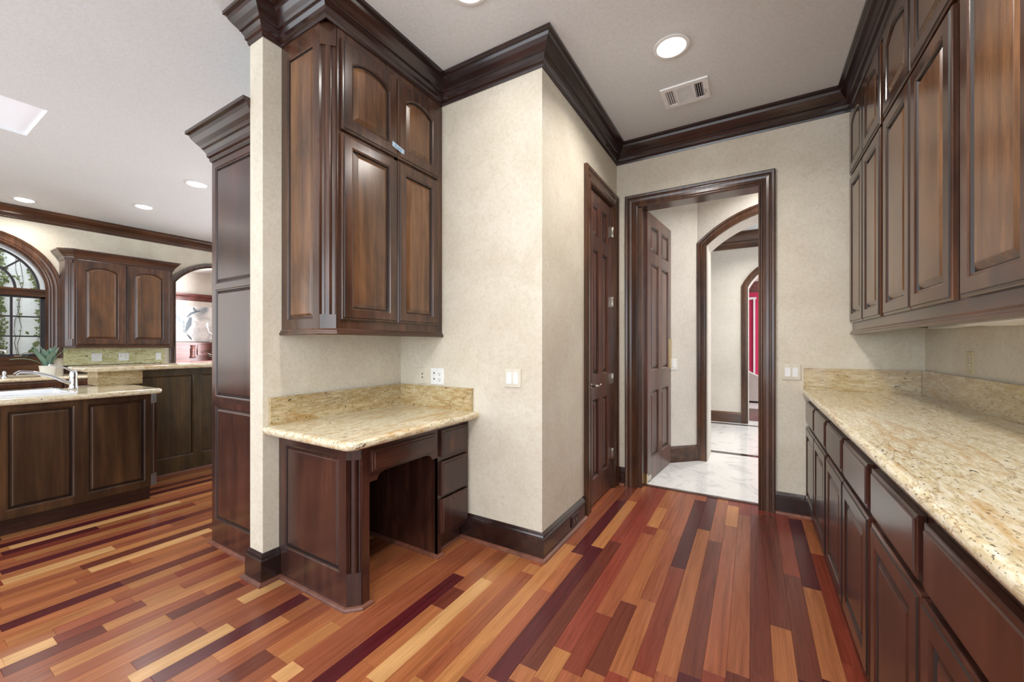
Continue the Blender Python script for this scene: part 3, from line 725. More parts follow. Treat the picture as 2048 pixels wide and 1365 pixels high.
# ------------------------------------------------------------------ corner column for cabinets
def column(name, cx, cy, ang, z0, z1, w, cap0, cap1, mat, parent):
    """chamfered corner post: blocks above and below a recess with three reeds"""
    c, s = math.cos(ang), math.sin(ang); Nn = Vector((c, s)); Uu = Vector((-s, c)); C = Vector((cx, cy))
    def Q(u, n, z): p = C + Uu * u + Nn * n; return (p.x, p.y, z)
    h = w / 2; mb = MB()
    def blk(za, zb, n):
        mb.rings([[Q(-h, -.03, za), Q(h, -.03, za), Q(h, n, za), Q(-h, n, za)], [Q(-h, -.03, zb), Q(h, -.03, zb), Q(h, n, zb), Q(-h, n, zb)]], True, True)
    blk(z0, z0 + cap0, .004); blk(z1 - cap1, z1, .004); blk(z0 + cap0, z1 - cap1, -.012)
    prof = []
    for u0, rr_, dz in ((-h + .14 * w, .10 * w, 0), (0, .24 * w, .004), (h - .14 * w, .10 * w, 0)):
        for i in range(9):
            t = math.pi * i / 8; prof.append((u0 - rr_ * math.cos(t), -.012 + dz * .5 + rr_ * .75 * math.sin(t)))
    prof = [(-h, -.02)] + prof + [(h, -.02)]
    mb.rings([[Q(u, n, z0 + cap0) for u, n in prof], [Q(u, n, z1 - cap1) for u, n in prof]], True, True)
    return obj(name, mb, mat, parent, smooth=True)

# ------------------------------------------------------------------ upper cabinet over the desk
uc = empty('wall_cabinet', (-1.97, 1.65, 1.288), 'tall dark wooden wall cabinet with four doors hung over the small desk', 'cabinet')
UZ0, UZ1 = 1.288, H - CH + .02
CHF = .056
poly = [(XA + .001, YU0 + .012), (XU - CHF - .004, YU0 + .012), (XU - .014, YU0 + CHF + .004), (XU - .014, YB - .001), (XA + .001, YB - .001)]
obj('carcass', MB().rings([[(a, b_, UZ0 + .04) for a, b_ in poly], [(a, b_, UZ1) for a, b_ in poly]], True, True), M_CABZ, uc)
fmS = frame_map((XA + .001, YU0 + .014, 0), (1, 0, 0), (0, -1, 0))
panelled(fmS, 0, (XU - CHF) - XA - .001, UZ0 + .02, UZ1, .014, (.052, .052, .10, .055), edge=False, mf=M_CABZ, mp=M_PANZ, parent=uc, name='side_panel')
column('corner_column', XU - CHF / 2 - .004, YU0 + CHF / 2 + .004, -math.pi / 4, UZ0 + .02, UZ1, CHF * 1.38, .075, .12, M_CABZ, uc)
fmF = frame_map((XU - .014, 0, 0), (0, 1, 0), (1, 0, 0))
ff = MB()
for (a, b_, z0, z1) in ((YU0 + CHF + .004, 1.292, UZ0 + .02, UZ1), (1.996, YB - .001, UZ0 + .02, UZ1), (1.292, 1.996, UZ0 + .02, 1.372), (1.292, 1.996, 2.28, 2.33), (1.292, 1.996, 2.765, UZ1), (1.638, 1.662, 1.37, 2.77)):
    ff.box(XU - .014, XU, a, b_, z0, z1)
obj('face_frame', ff, M_CABZ, uc)
fmD = frame_map((XU, 0, 0), (0, 1, 0), (1, 0, 0))
for (a, b_) in ((1.283, 1.648), (1.653, 2.003)):
    panelled(fmD, a, b_, 2.316, 2.775, .02, (.055, .055, .06, .06), rise=.045, mf=M_CABZ, mp=M_PANZ, parent=uc, name='door', n0=.001)
    panelled(fmD, a, b_, 1.360, 2.298, .02, (.055, .055, .055, .05), mf=M_CABZ, mp=M_PANZ, parent=uc, name='door', n0=.001)
RAIL = [(0, -.012), (.010, -.012), (.014, -.006), (.014, 0), (.008, .004), (.008, .010), (.003, .016), (0, .020)]
obj('bottom_moulding', MB().sweep([(XA + .001, YU0), (XU - CHF, YU0), (XU, YU0 + CHF), (XU, YB - .001)], RAIL, zbase=UZ0 + .006), M_CABY, uc)
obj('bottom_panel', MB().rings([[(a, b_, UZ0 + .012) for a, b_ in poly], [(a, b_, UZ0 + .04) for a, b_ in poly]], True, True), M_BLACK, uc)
tape = empty('tape_label', (XU + .022, 1.647, 2.38), 'strip of pale blue masking tape with writing stuck across the upper cabinet doors', 'tape')
tb = MB().rings([[(XU + .0225, 1.603, 2.366), (XU + .0225, 1.692, 2.349), (XU + .0225, 1.695, 2.376), (XU + .0225, 1.605, 2.394)], [(XU + .0228, 1.603, 2.366), (XU + .0228, 1.692, 2.349), (XU + .0228, 1.695, 2.376), (XU + .0228, 1.605, 2.394)]], True, True)
obj('strip', tb, plain('pale_blue_tape', srgb(178, 204, 222), .6), tape)
def text(body, size, loc, rot, mat, parent, name='lettering', ext=.0003):
    cu = D.curves.new(name, 'FONT'); cu.body = body; cu.size = size; cu.extrude = ext; cu.align_x = 'CENTER'; cu.align_y = 'CENTER'
    tmp = D.objects.new('tmp', cu); COL.objects.link(tmp); dg = bpy.context.evaluated_depsgraph_get()
    me = D.meshes.new_from_object(tmp.evaluated_get(dg)); D.objects.remove(tmp); me.materials.clear(); me.materials.append(mat); me.name = name
    o = D.objects.new(name, me); COL.objects.link(o); o.parent = parent; o.location = Vector(loc) - wloc(parent); o.rotation_euler = rot; return o
M_INK = plain('blue_ink', srgb(70, 100, 150), .6)
text('Empty', .021, (XU + .0232, 1.648, 2.371), (math.pi / 2 - .0, .19, math.pi / 2), M_INK, tape)

# ------------------------------------------------------------------ worktops
def offs(poly, ds):
    n = len(poly); P = [Vector(p) for p in poly]; out = []
    for i in range(n):
        a, b_, c = P[i - 1], P[i], P[(i + 1) % n]; d0 = (b_ - a).normalized(); d1 = (c - b_).normalized()
        n0 = Vector((d0.y, -d0.x)); n1 = Vector((d1.y, -d1.x)); e0, e1 = ds[i - 1], ds[i]
        det = n0.x * n1.y - n0.y * n1.x
        if abs(det) < 1e-6: q = b_ + n0 * e0
        else: q = b_ + Vector(((e0 * n1.y - e1 * n0.y) / det, (n0.x * e1 - n1.x * e0) / det))
        out.append((q.x, q.y))
    return out
def worktop(name, poly, exposed, ztop, th, mat, parent=None, hole=None):
    """poly counter-clockwise; exposed flags per edge get a bullnose of radius th/2"""
    r = th / 2; rs = []
    for i in range(9):
        t = math.pi * i / 8; d = -r * (1 - math.sin(t)); rs.append((d, ztop - r - r * math.cos(t) * (-1 if False else 1)))
    loops = []
    for d, z in rs:
        q = offs(poly, [d if e else 0 for e in exposed]); loops.append([(a, b_, z) for a, b_ in q])
    mb = MB().rings(loops, hole is None, hole is None)
    if hole:
        top = [(p[0], p[1]) for p in loops[-1]]
        for z in (loops[0][0][2], loops[-1][0][2]):
            bm = bmesh.new(); es = []
            for lp in (top, hole):
                vs = [bm.verts.new((a, b_, z)) for a, b_ in lp]; es += [bm.edges.new((vs[i], vs[(i + 1) % len(vs)])) for i in range(len(vs))]
            bmesh.ops.triangle_fill(bm, use_beauty=True, use_dissolve=False, edges=es); bm.verts.index_update()
            mb.add([tuple(v.co) for v in bm.verts], [tuple(v.index for v in f.verts) for f in bm.faces]); bm.free()
        mb.rings([[(a, b_, loops[0][0][2]) for a, b_ in hole], [(a, b_, loops[-1][0][2]) for a, b_ in hole]])
    return obj(name, mb, mat, parent, smooth=True)
def rounded(p, r, start, n=6):
    return [(p[0] + r * math.cos(math.radians(start + 90 * i / n)), p[1] + r * math.sin(math.radians(start + 90 * i / n))) for i in range(n + 1)]
# desk top
dt = empty('desk_worktop', (-1.8, 1.6, .806), 'cream granite slab with rounded front corner on the small desk', 'countertop')
pl = [(XA + .001, 1.105)] + rounded((-1.528, 1.160), .055, -90) + [(-1.473, YB - .001), (XA + .001, YB - .001)]
# edges: 0 front-left side, arc edges, front edge, back edges
ex = [True] * (len(pl) - 2) + [False, False]
worktop('slab', pl, ex, .808, .042, M_GRAN, dt)
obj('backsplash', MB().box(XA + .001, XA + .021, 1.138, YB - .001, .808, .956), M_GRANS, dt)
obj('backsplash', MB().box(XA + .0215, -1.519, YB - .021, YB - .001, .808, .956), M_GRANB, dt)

# ------------------------------------------------------------------ desk
dk = empty('desk', (-1.85, 1.6, 0), 'built-in dark wooden desk with a kneehole and four drawers under a granite slab', 'desk')
XD, YD = -1.56, 1.192; DC = .048; DZ = .766
fmS = frame_map((XA + .001, YD + .016, 0), (1, 0, 0), (0, -1, 0))
panelled(fmS, 0, XD - DC - XA - .001, .0, DZ, .016, (.05, .05, .055, .165), edge=False, mf=M_REDZ, mp=M_REDZ, parent=dk, name='side_panel')
column('corner_column', XD - DC / 2 - .003, YD + DC / 2 + .003, -math.pi / 4, 0, DZ, DC * 1.38, .17, .07, M_REDZ, dk)
obj('front_stile', MB().box(XD - .05, XD, YD + DC + .003, 1.285, 0, DZ), M_REDZ, dk)
obj('side_carcass', MB().box(XA + .001, XD - DC, YD + .016, YD + .026, 0, DZ).box(XA + .001, XD - .02, 1.262, 1.285, 0, DZ), M_REDZ, dk)
# apron with shaped lower edge
ap = [(1.285, .575), (1.325, .575), (1.330, .590), (1.345, .606), (1.375, .612), (1.60, .612), (1.632, .606), (1.648, .590), (1.653, .575), (1.766, .575), (1.766, DZ), (1.285, DZ)]
# keep the arch symmetrical in the kneehole
ap = [(1.285, .578), (1.330, .578), (1.336, .592), (1.352, .606), (1.380, .612), (1.670, .612), (1.698, .606), (1.714, .592), (1.720, .578), (1.766, .578), (1.766, DZ), (1.285, DZ)]
obj('apron', MB().rings([[(XD - .02, a, b_) for a, b_ in ap], [(XD, a, b_) for a, b_ in ap]], True, True), M_REDY, dk)
fmF = frame_map((XD, 0, 0), (0, 1, 0), (1, 0, 0))
slabfront(fmF, 1.290, 1.735, .626, .728, .020, M_REDY, dk)
bk = MB().box(XA + .001, XD - .001, 1.766, 1.786, 0, DZ).box(XD - .02, XD, 1.766, 1.795, 0, DZ).box(XD - .02, XD, 2.035, YB - .001, .10, DZ)
for z0, z1 in ((.735, DZ), (.555, .575), (.335, .355), (.10, .13)): bk.box(XD - .02, XD, 1.795, 2.035, z0, z1)
obj('drawer_case', bk, M_REDZ, dk)
obj('case_back', MB().box(XA + .002, XD - .03, 1.79, YB - .002, .10, DZ).box(XA + .002, XA + .012, 1.285, 1.766, 0, DZ), M_BLACK, dk)
for z0, z1 in ((.580, .735), (.352, .550), (.132, .330)): slabfront(fmF, 1.782, 2.030, z0, z1, .022, M_REDZ, dk)
obj('toe_kick', MB().box(XD - .07, XD - .05, 1.786, YB - .001, 0, .10), M_REDY, dk)
obj('shoe_moulding', MB().sweep([(XA + .036, YD), (XD - DC, YD), (XD, YD + DC), (XD, 1.285), (XD - .05, 1.285)], SHOE0), M_SHOE, dk)
obj('shoe_moulding', MB().sweep([(XA + .02, 1.766), (XD, 1.766), (XD, 1.793), (XD - .05, 1.793)], SHOE0), M_SHOE, dk)
obj('shoe_moulding', MB().sweep([(XD - .05, 1.80), (XD - .05, YB - .02)], SHOE0), M_SHOE, dk)

# ------------------------------------------------------------------ right-hand wall: base cabinets, top, wall cabinets
XL = .347
CT = .915
fmR = frame_map((XL, 0, 0), (0, -1, 0), (-1, 0, 0))
def base_unit(y0, y1, label):
    """y0 near end, y1 far end"""
    e = empty('base_cabinet', ((XL + XR) / 2, (y0 + y1) / 2, 0), label, 'cabinet', 'base cabinets under the long worktop')
    obj('carcass', MB().box(XL + .02, XR - .002, y0, y1, .10, .862), M_BLACK, e)
    ym = (y0 + y1) / 2; f = MB()
    f.box(XL, XL + .02, y0, y0 + .035, .10, .872).box(XL, XL + .02, y1 - .035, y1, .10, .872).box(XL, XL + .02, ym - .02, ym + .02, .10, .872)
    for z0, z1 in ((.832, .872), (.655, .69), (.10, .14)):
        f.box(XL, XL + .0199, y0 + .035, ym - .02, z0, z1).box(XL, XL + .0199, ym + .02, y1 - .035, z0, z1)
    obj('face_frame', f, M_REDZ, e)
    obj('toe_kick', MB().box(XL + .02, XL + .035, y0, y1, 0, .10), M_TRIMY, e)
    g = .018
    for a, b_ in ((y0 + g, ym - .004), (ym + .004, y1 - g)):
        panelled(fmR, -b_, -a, .118, .658, .021, (.058, .058, .058, .06), mf=M_REDZ, mp=M_REDZ, parent=e, name='door', n0=.001)
    for a, b_ in ((y0 + g + .012, ym - .022), (ym + .022, y1 - g - .008)):
        slabfront(fmR, -b_, -a, .683, .834, .022, M_REDZ, e, n0=.001)
    return e
CUTS = [YK - .002, 2.617, 1.722, .800, -.10]
BL = ['base cabinet with two doors and two drawers against the wall by the doorway', 'middle base cabinet of the run in view, with two doors and two drawers',
      'base cabinet nearest the bottom right corner, its drawers cut by the frame', 'base cabinet with two doors and two drawers beside the camera, out of the picture']
for i in range(4): base_unit(CUTS[i + 1], CUTS[i], BL[i])
ct = empty('worktop', (.63, 1.7, CT), 'long cream granite worktop with gold veins along the right wall', 'countertop')
worktop('slab', [(.3055, -.12), (XR - .001, -.12), (XR - .001, YK - .001), (.3055, YK - .001)], [False, False, False, True], CT, .04, M_GRAN, ct)
obj('top_support', MB().box(XL + .022, XR - .01, -.1, YK - .002, .8625, .8745), M_REDY, ct)
for p in ct.children:
    if p.name.startswith('slab'):
        for v in p.data.vertices:
            pass
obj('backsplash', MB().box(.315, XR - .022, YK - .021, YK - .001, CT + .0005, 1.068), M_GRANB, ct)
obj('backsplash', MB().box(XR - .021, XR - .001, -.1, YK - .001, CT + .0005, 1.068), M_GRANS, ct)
# wall cabinets
fmU = frame_map((XS, 0, 0), (0, -1, 0), (-1, 0, 0))
UB = 1.30
def wall_unit(y0, y1, label):
    e = empty('wall_cabinet', (.76, (y0 + y1) / 2, UB), label, 'cabinet', 'wall cabinets over the long worktop')
    obj('carcass', MB().box(XS + .02, XR - .002, y0, y1, UB + .055, H - .02), M_CABZ, e)
    ym = (y0 + y1) / 2; f = MB(); top = H - .02
    f.box(XS, XS + .02, y0, y0 + .05, UB + .02, top).box(XS, XS + .02, y1 - .05, y1, UB + .02, top)
    for z0, z1 in ((UB + .02, 1.40), (2.34, 2.395), (2.775, top)): f.box(XS, XS + .0199, y0 + .05, y1 - .05, z0, z1)
    f.box(XS, XS + .0198, ym - .01, ym + .01, 1.40, 2.775)
    obj('face_frame', f, M_CABZ, e)
    for a, b_ in ((y0 + .032, ym - .0035), (ym + .0035, y1 - .032)):
        panelled(fmU, -b_, -a, 2.376, 2.800, .021, (.058, .058, .055, .058), rise=.05, mf=M_CABZ, mp=M_PANZ, parent=e, name='door', n0=.001)
        panelled(fmU, -b_, -a, 1.379, 2.360, .021, (.058, .058, .058, .058), mf=M_CABZ, mp=M_PANZ, parent=e, name='door', n0=.001)
    return e
UCUT = [3.552, 2.728, 1.857, .985, .10]
UL = ['dark wall cabinet with four doors in the corner next to the doorway wall', 'dark wall cabinet with four doors, second from the doorway wall',
      'dark wall cabinet at the right edge of the picture, its wide door lit brown', 'dark wall cabinet with four doors beside the camera, out of the picture']
for i in range(4): wall_unit(UCUT[i + 1], min(UCUT[i], YK - .001), UL[i])
lr = obj('light_rail', MB().sweep([(XS, YK - .001), (XS, .10)], RAIL, zbase=UB + .014).box(XS + .0, XS + .018, .10, YK - .002, UB + .006, UB + .022), M_CABY)
tag(lr, 'moulded wooden light rail running under the row of wall cabinets', 'moulding')
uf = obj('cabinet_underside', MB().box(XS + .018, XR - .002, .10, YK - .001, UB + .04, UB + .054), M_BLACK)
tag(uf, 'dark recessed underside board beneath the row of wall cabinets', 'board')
ul = empty('under_cabinet_light', (.80, 1.8, UB + .02), 'white flat strip light under the wall cabinets near the right edge', 'light')
obj('housing', MB().box(.66, .90, 1.25, 2.17, UB + .006, UB + .039), M_WHITE, ul); obj('lens', MB().box(.68, .88, 1.27, 2.15, UB + .001, UB + .006), M_WHITE, ul)
u2 = empty('under_cabinet_light', (.80, 2.6, UB + .02), 'narrow white strip light deep under the wall cabinets above the corner', 'light')
obj('housing', MB().box(.84, .93, 2.25, 3.1, UB + .022, UB + .039), M_WHITE, u2); obj('clip', MB().box(.845, .925, 2.45, 2.47, UB + .010, UB + .022), M_WHITE, u2)

# ------------------------------------------------------------------ switches and outlets
def plate(name, label, cat, c, U_, N_, w, h, mat, items, group=None):
    """c centre on the wall; items: ('rocker', du, dz) / ('socket', ..) / ('jack', ..)"""
    e = empty(name, c, label, cat, group); U_ = Vector(U_); N_ = Vector(N_)
    def Q(u, n, z): return tuple(Vector(c) + U_ * u + N_ * n + Vector((0, 0, z)))
    def bxx(mb, u0, u1, z0, z1, n0, n1, ch=.0):
        r = [(u0, z0), (u1, z0), (u1, z1), (u0, z1)]; r2 = [(u0 + ch, z0 + ch), (u1 - ch, z0 + ch), (u1 - ch, z1 - ch), (u0 + ch, z1 - ch)]
        mb.rings([[Q(u, n0, z) for u, z in r], [Q(u, n1 - ch, z) for u, z in r], [Q(u, n1, z) for u, z in r2]], True, True); return mb
    obj('cover_plate', bxx(MB(), -w / 2, w / 2, -h / 2, h / 2, .0002, .007, .0025), mat, e)
    for it in items:
        k, du, dz = it[:3]
        if k == 'rocker':
            up = it[3] if len(it) > 3 else 1
            r = [(du - .0165, dz - .033), (du + .0165, dz - .033), (du + .0165, dz + .033), (du - .0165, dz + .033)]
            mb = MB().rings([[Q(u, .006, z) for u, z in r], [Q(u, .0085 + (.003 if (z < dz) == (up > 0) else 0), z) for u, z in r]], True, True)
            obj('rocker', mb, M_WHITE, e)
        elif k == 'socket':
            s_ = obj('socket', bxx(MB(), du - .016, du + .016, dz - .014, dz + .014, .006, .0085, .001), it[3], e)
            mb = MB(); bxx(mb, du - .008, du - .0055, dz - .003, dz + .007, .0083, .0089); bxx(mb, du + .0055, du + .008, dz - .003, dz + .006, .0083, .0089); bxx(mb, du - .003, du + .003, dz - .011, dz - .006, .0083, .0089)
            obj('slot', mb, it[4], s_)
        elif k == 'jack':
            obj('jack', bxx(MB(), du - .005, du + .005, dz - .005, dz + .005, .0065, .0075), M_BLACK, e)
        elif k == 'screw':
            obj('screw', bxx(MB(), du - .002, du + .002, dz - .002, dz + .002, .0065, .0078), M_NICKEL, e)
R2 = lambda g: [('rocker', -.023, 0, 1), ('rocker', .023, 0, -1), ('screw', -.023, .048), ('screw', .023, .048), ('screw', -.023, -.048), ('screw', .023, -.048)]
plate('light_switch', 'ivory double rocker switch plate on the plaster wall right of the desk', 'switch', (-1.2245, YB, 1.033), (1, 0, 0), (0, -1, 0), .115, .110, M_IVORY, R2(0))
plate('light_switch', 'ivory double rocker switch plate between doorway casing and granite backsplash', 'switch', (.2445, YK, 1.035), (1, 0, 0), (0, -1, 0), .113, .112, M_IVORY, R2(0))
plate('phone_jack', 'narrow ivory jack plate with two dark holes above the desk', 'jack plate', (-1.948, YB, 1.021), (1, 0, 0), (0, -1, 0), .070, .112, M_IVORY, [('jack', 0, .012), ('jack', 0, -.012)])
plate('power_outlet', 'white double outlet plate with jacks and sockets above the desk', 'outlet', (-1.817, YB, 1.020), (1, 0, 0), (0, -1, 0), .115, .110, M_WHITE,
      [('jack', -.024, .022), ('jack', -.024, -.018), ('socket', .024, .020, M_WHITE, M_BLACK), ('socket', .024, -.020, M_WHITE, M_BLACK)])
plate('power_outlet', 'almond outlet plate on the shaded wall under the wall cabinets', 'outlet', (XR, 2.909, 1.142), (0, -1, 0), (-1, 0, 0), .070, .112, M_ALMOND,
      [('socket', 0, .020, M_IVORY, M_BLACK), ('socket', 0, -.020, M_IVORY, M_BLACK)])
plate('power_outlet', 'brown outlet set into the dark baseboard below the corner wall', 'outlet', (XC + .018, 2.495, .070), (0, 1, 0), (1, 0, 0), .112, .070, M_BROWNPL,
      [('socket', -.020, 0, M_BROWNPL, M_IVORY), ('socket', .020, 0, M_BROWNPL, M_IVORY)])
aw = Vector((.718, .696, 0)).normalized()
plate('light_switch', 'single white rocker switch on the hall wall beyond the open door', 'switch', tuple(Vector((-.70, 4.438, 1.03))), tuple(aw), (aw.y, -aw.x, 0), .075, .115, M_WHITE, [('rocker', 0, 0, 1)])

# ------------------------------------------------------------------ ceiling cans and vent
def can(x, y, label, power=CAN_POWER, z=H, group='recessed ceiling lights'):
    e = empty('recessed_light', (x, y, z), label, 'ceiling light', group)
    obj('trim_ring', MB().lathe([(.100, -.001), (.099, -.006), (.080, -.008), (.076, -.004), (.074, -.0015)], (x, y, z), 32), M_WHITE, e, smooth=True)
    obj('lamp_lens', MB().lathe([(.074, -.003), (.066, -.012), (.045, -.018), (.02, -.021)], (x, y, z), 28), M_LAMP, e, smooth=True)
    l = area('can_lamp', (0, 0, -.03), .13, power, NEUT, spread=math.radians(145)); l.parent = e
    return e
can(-.405, 2.491, 'bright recessed ceiling light beside the air vent', CAN_POWER * 1.7)
can(-1.19, 1.57, 'recessed ceiling light cut by the top edge of the picture', CAN_POWER * .25)
can(-.25, 1.12, 'recessed pantry ceiling light over the camera, out of the picture', CAN_POWER * 2.2)
can(-.35, -.45, 'recessed pantry ceiling light behind the camera, out of the picture', CAN_POWER * 1.6)
can(-7.50, 1.115, 'recessed kitchen ceiling light nearest the arched window')
can(-6.58, 1.947, 'recessed kitchen ceiling light above the far wall cabinet')
can(-5.17, 1.962, 'recessed kitchen ceiling light nearest the tall cabinet panel')
can(-6.5, -.6, 'recessed kitchen ceiling light left of the frame, out of the picture')
can(-3.3, -.9, 'recessed kitchen ceiling light near the near wall, out of the picture')
can(.3, 4.15, 'recessed hall ceiling light hidden above the doorway', 20, HZ)
can(.3, 6.1, 'recessed gallery ceiling light hidden above the doorway', 34, HZ)
vt = empty('air_vent', (-.395, 3.0, H), 'white louvred air vent in the ceiling by the recessed light', 'vent')
vx0, vx1, vy0, vy1 = -.543, -.248, 2.877, 3.124
fr_ = MB(); z0, z1 = H - .010, H - .0005
xs = [vx0 + .028, vx0 + .082, vx0 + .098, vx1 - .098, vx1 - .085, vx1 - .035]
for a, b_ in ((vx0, xs[0]), (xs[1], xs[2]), (xs[3], xs[4]), (xs[5], vx1)): fr_.box(a, b_, vy0 + .035, vy1 - .035, z0, z1)
fr_.box(vx0, vx1, vy0, vy0 + .035, z0, z1).box(vx0, vx1, vy1 - .035, vy1, z0, z1)
obj('frame', fr_, M_VENTW, vt); obj('duct_opening', MB().box(xs[0], xs[5], vy0 + .035, vy1 - .035, H - .0022, H - .0012), M_BLACK, vt)
for k in range(4):
    for a, b_ in ((xs[0], xs[1]), (xs[4], xs[5])):
        x = a + (b_ - a) * (k + .5) / 4; s = -1 if a == xs[0] else 1; h = .0034 if s < 0 else .0020
        obj('louvre', MB().rings([[(x - h, vy0 + .036, H - .009 if s < 0 else H - .004), (x - h, vy0 + .036, H - .0075 if s < 0 else H - .0025), (x + h, vy0 + .036, H - .0025 if s < 0 else H - .0075), (x + h, vy0 + .036, H - .004 if s < 0 else H - .009)],
                                  [(x - h, vy1 - .036, H - .009 if s < 0 else H - .004), (x - h, vy1 - .036, H - .0075 if s < 0 else H - .0025), (x + h, vy1 - .036, H - .0025 if s < 0 else H - .0075), (x + h, vy1 - .036, H - .004 if s < 0 else H - .009)]], True, True), M_VENTW, vt)
for k in range(14):
    y = vy0 + .037 + (vy1 - vy0 - .074) * (k + .5) / 14
    obj('louvre', MB().box(xs[2], xs[3], y - .0026, y + .0026, H - .0085, H - .003), M_VENTW, vt)
obj('lever', MB().box(vx1 - .026, vx1 - .022, 3.0, 3.04, H - .018, H - .010), M_NICKEL, vt)

# ------------------------------------------------------------------ tall cabinet behind the wing wall
tc = empty('tall_cabinet', (-2.6, 1.6, 0), 'tall dark panelled cabinet side standing behind the narrow wall end', 'cabinet')
TY, TX0, TX1, TZ = 1.179, -2.885, XAO - .001, 2.40
obj('carcass', MB().box(TX0, TX1, TY + .016, 2.05, 0, TZ), M_CABZ, tc)
fmT = frame_map((TX0, TY + .016, 0), (1, 0, 0), (0, -1, 0)); tw = TX1 - TX0
for z0, z1, sb, st_ in ((0, .885, .155, .03), (.885, 1.590, .027, .018), (1.590, TZ, .018, .075)):
    panelled(fmT, 0, tw, z0, z1, .016, (.040, .05, st_, sb), edge=False, mf=M_REDZ, mp=M_REDZ, parent=tc, name='side_panel', rec=.011)
crown('crown_moulding', [(TX0, 2.05), (TX0, TY), (TX1, TY)], M_TRIMY, 2.545, parent=tc, sc=1.12)
obj('shoe_moulding', MB().sweep([(TX0, 1.6), (TX0, TY), (TX1, TY)], SHOE0), M_SHOE, tc)
obj('front_door', MB().box(TX0 - .02, TX0 - .002, 1.22, 2.04, .1, 2.36), M_CABZ, tc)

# ------------------------------------------------------------------ kitchen peninsula
IX, IY1, IZ = -4.08, 1.30, .885
isl = empty('sink_cabinet', (-4.4, .2, 0), 'dark wooden sink cabinet with raised panels at the left edge of the picture', 'cabinet')
obj('carcass', MB().box(-4.73, IX - .016, -1.3, 1.25, .115, IZ - .33).box(-4.73, -4.68, -1.3, 1.25, .115, IZ - .041).box(IX - .05, IX - .016, -1.3, 1.25, .115, IZ - .041).box(-4.73, IX - .016, 1.0, 1.25, .115, IZ - .041).box(-4.7285, IX - .052, 1.251, IY1, .115, IZ - .041), M_CABZ, isl)
obj('toe_kick', MB().box(-4.72, -4.145, -1.3, 1.262, 0, .115), M_TRIMY, isl)
fmI = frame_map((IX - .016, 0, 0), (0, 1, 0), (1, 0, 0))
for y0, y1, a, b_ in ((-1.2, .512, .07, .04), (.512, .876, .020, .044), (.876, 1.25, .020, .035)):
    panelled(fmI, y0, y1, .115, IZ - .041, .016, (a, b_, .038, .052), edge=False, mf=M_ISL, mp=M_ISL, parent=isl, name='side_panel')
column('corner_column', IX - .022, IY1 - .028, math.pi / 4, .115, IZ - .041, .062, .09, .075, M_ISL, isl)
it = empty('sink_worktop', (-4.38, .2, IZ), 'granite worktop around the white sink on the peninsula', 'countertop')
SX0, SX1, SY0, SY1 = -4.62, -4.16, .12, .845
hole = [(SX0 + .01, SY0 + .01), (SX1 - .01, SY0 + .01), (SX1 - .01, SY1 - .01), (SX0 + .01, SY1 - .01)]
pl = [(-4.729, -1.32), (-4.035, -1.32)] + rounded((-4.085, IY1 - .03), .05, 0) + [(-4.60, IY1 + .02), (-4.729, IY1 - .02)]
worktop('slab', pl, [False] + [True] * (len(pl) - 3) + [True, False], IZ, .04, M_GRAN, it, hole)
snk = empty('sink', (-4.39, .48, IZ), 'white enamel drop-in sink in the peninsula worktop', 'sink')
def rr(x0, x1, y0, y1, z): return [(x0, y0, z), (x1, y0, z), (x1, y1, z), (x0, y1, z)]
obj('basin', MB().rings([rr(SX0 - .015, SX1 + .015, SY0 - .015, SY1 + .015, IZ + .0005), rr(SX0 - .013, SX1 + .013, SY0 - .013, SY1 + .013, IZ + .012), rr(SX0 + .01, SX1 - .01, SY0 + .01, SY1 - .01, IZ + .012),
                         rr(SX0 + .02, SX1 - .02, SY0 + .02, SY1 - .02, IZ - .01), rr(SX0 + .04, SX1 - .04, SY0 + .04, SY1 - .04, IZ - .19)], False, True), M_SINK, snk)
obj('drain', MB().lathe([(.03, 0), (.03, .003), (.02, .004)], (-4.39, .48, IZ - .19), 16), M_CHROME, snk)
def faucet(name, label, c, d, L, h, s=1.0):
    e = empty(name, c, label, 'faucet'); c = Vector(c); d = Vector(d).normalized()
    obj('body', MB().lathe([(.032 * s, 0), (.034 * s, .006), (.026 * s, .02), (.024 * s, h * .6), (.026 * s, h * .75), (.022 * s, h * .9), (.008 * s, h)], tuple(c), 20), M_CHROME, e, smooth=True)
    P = [c + Vector((0, 0, h * .25)), c + d * L * .15 + Vector((0, 0, h * .42)), c + d * L * .4 + Vector((0, 0, h * .75)), c + d * L * .7 + Vector((0, 0, h * .98)), c + d * L * .93 + Vector((0, 0, h * 1.02)), c + d * L + Vector((0, 0, h * .9))]
    obj('spout', MB().tube(P, [.015 * s, .014 * s, .012 * s, .011 * s, .012 * s, .013 * s], 12), M_CHROME, e, smooth=True)
    Q = [c + Vector((0, 0, h * .92)), c + d * .05 * s + Vector((0, 0, h * 1.12)), c + d * .11 * s + Vector((0, 0, h * 1.25)), c + d * .15 * s + Vector((0, 0, h * 1.3))]
    obj('lever', MB().tube(Q, [.010 * s, .008 * s, .007 * s, .009 * s], 10), M_CHROME, e, smooth=True)
    return e
faucet('kitchen_faucet', 'chrome single-lever faucet with long curved spout beside the white sink', (-4.56, .925, IZ), (.22, -1, 0), .31, .15, .9)
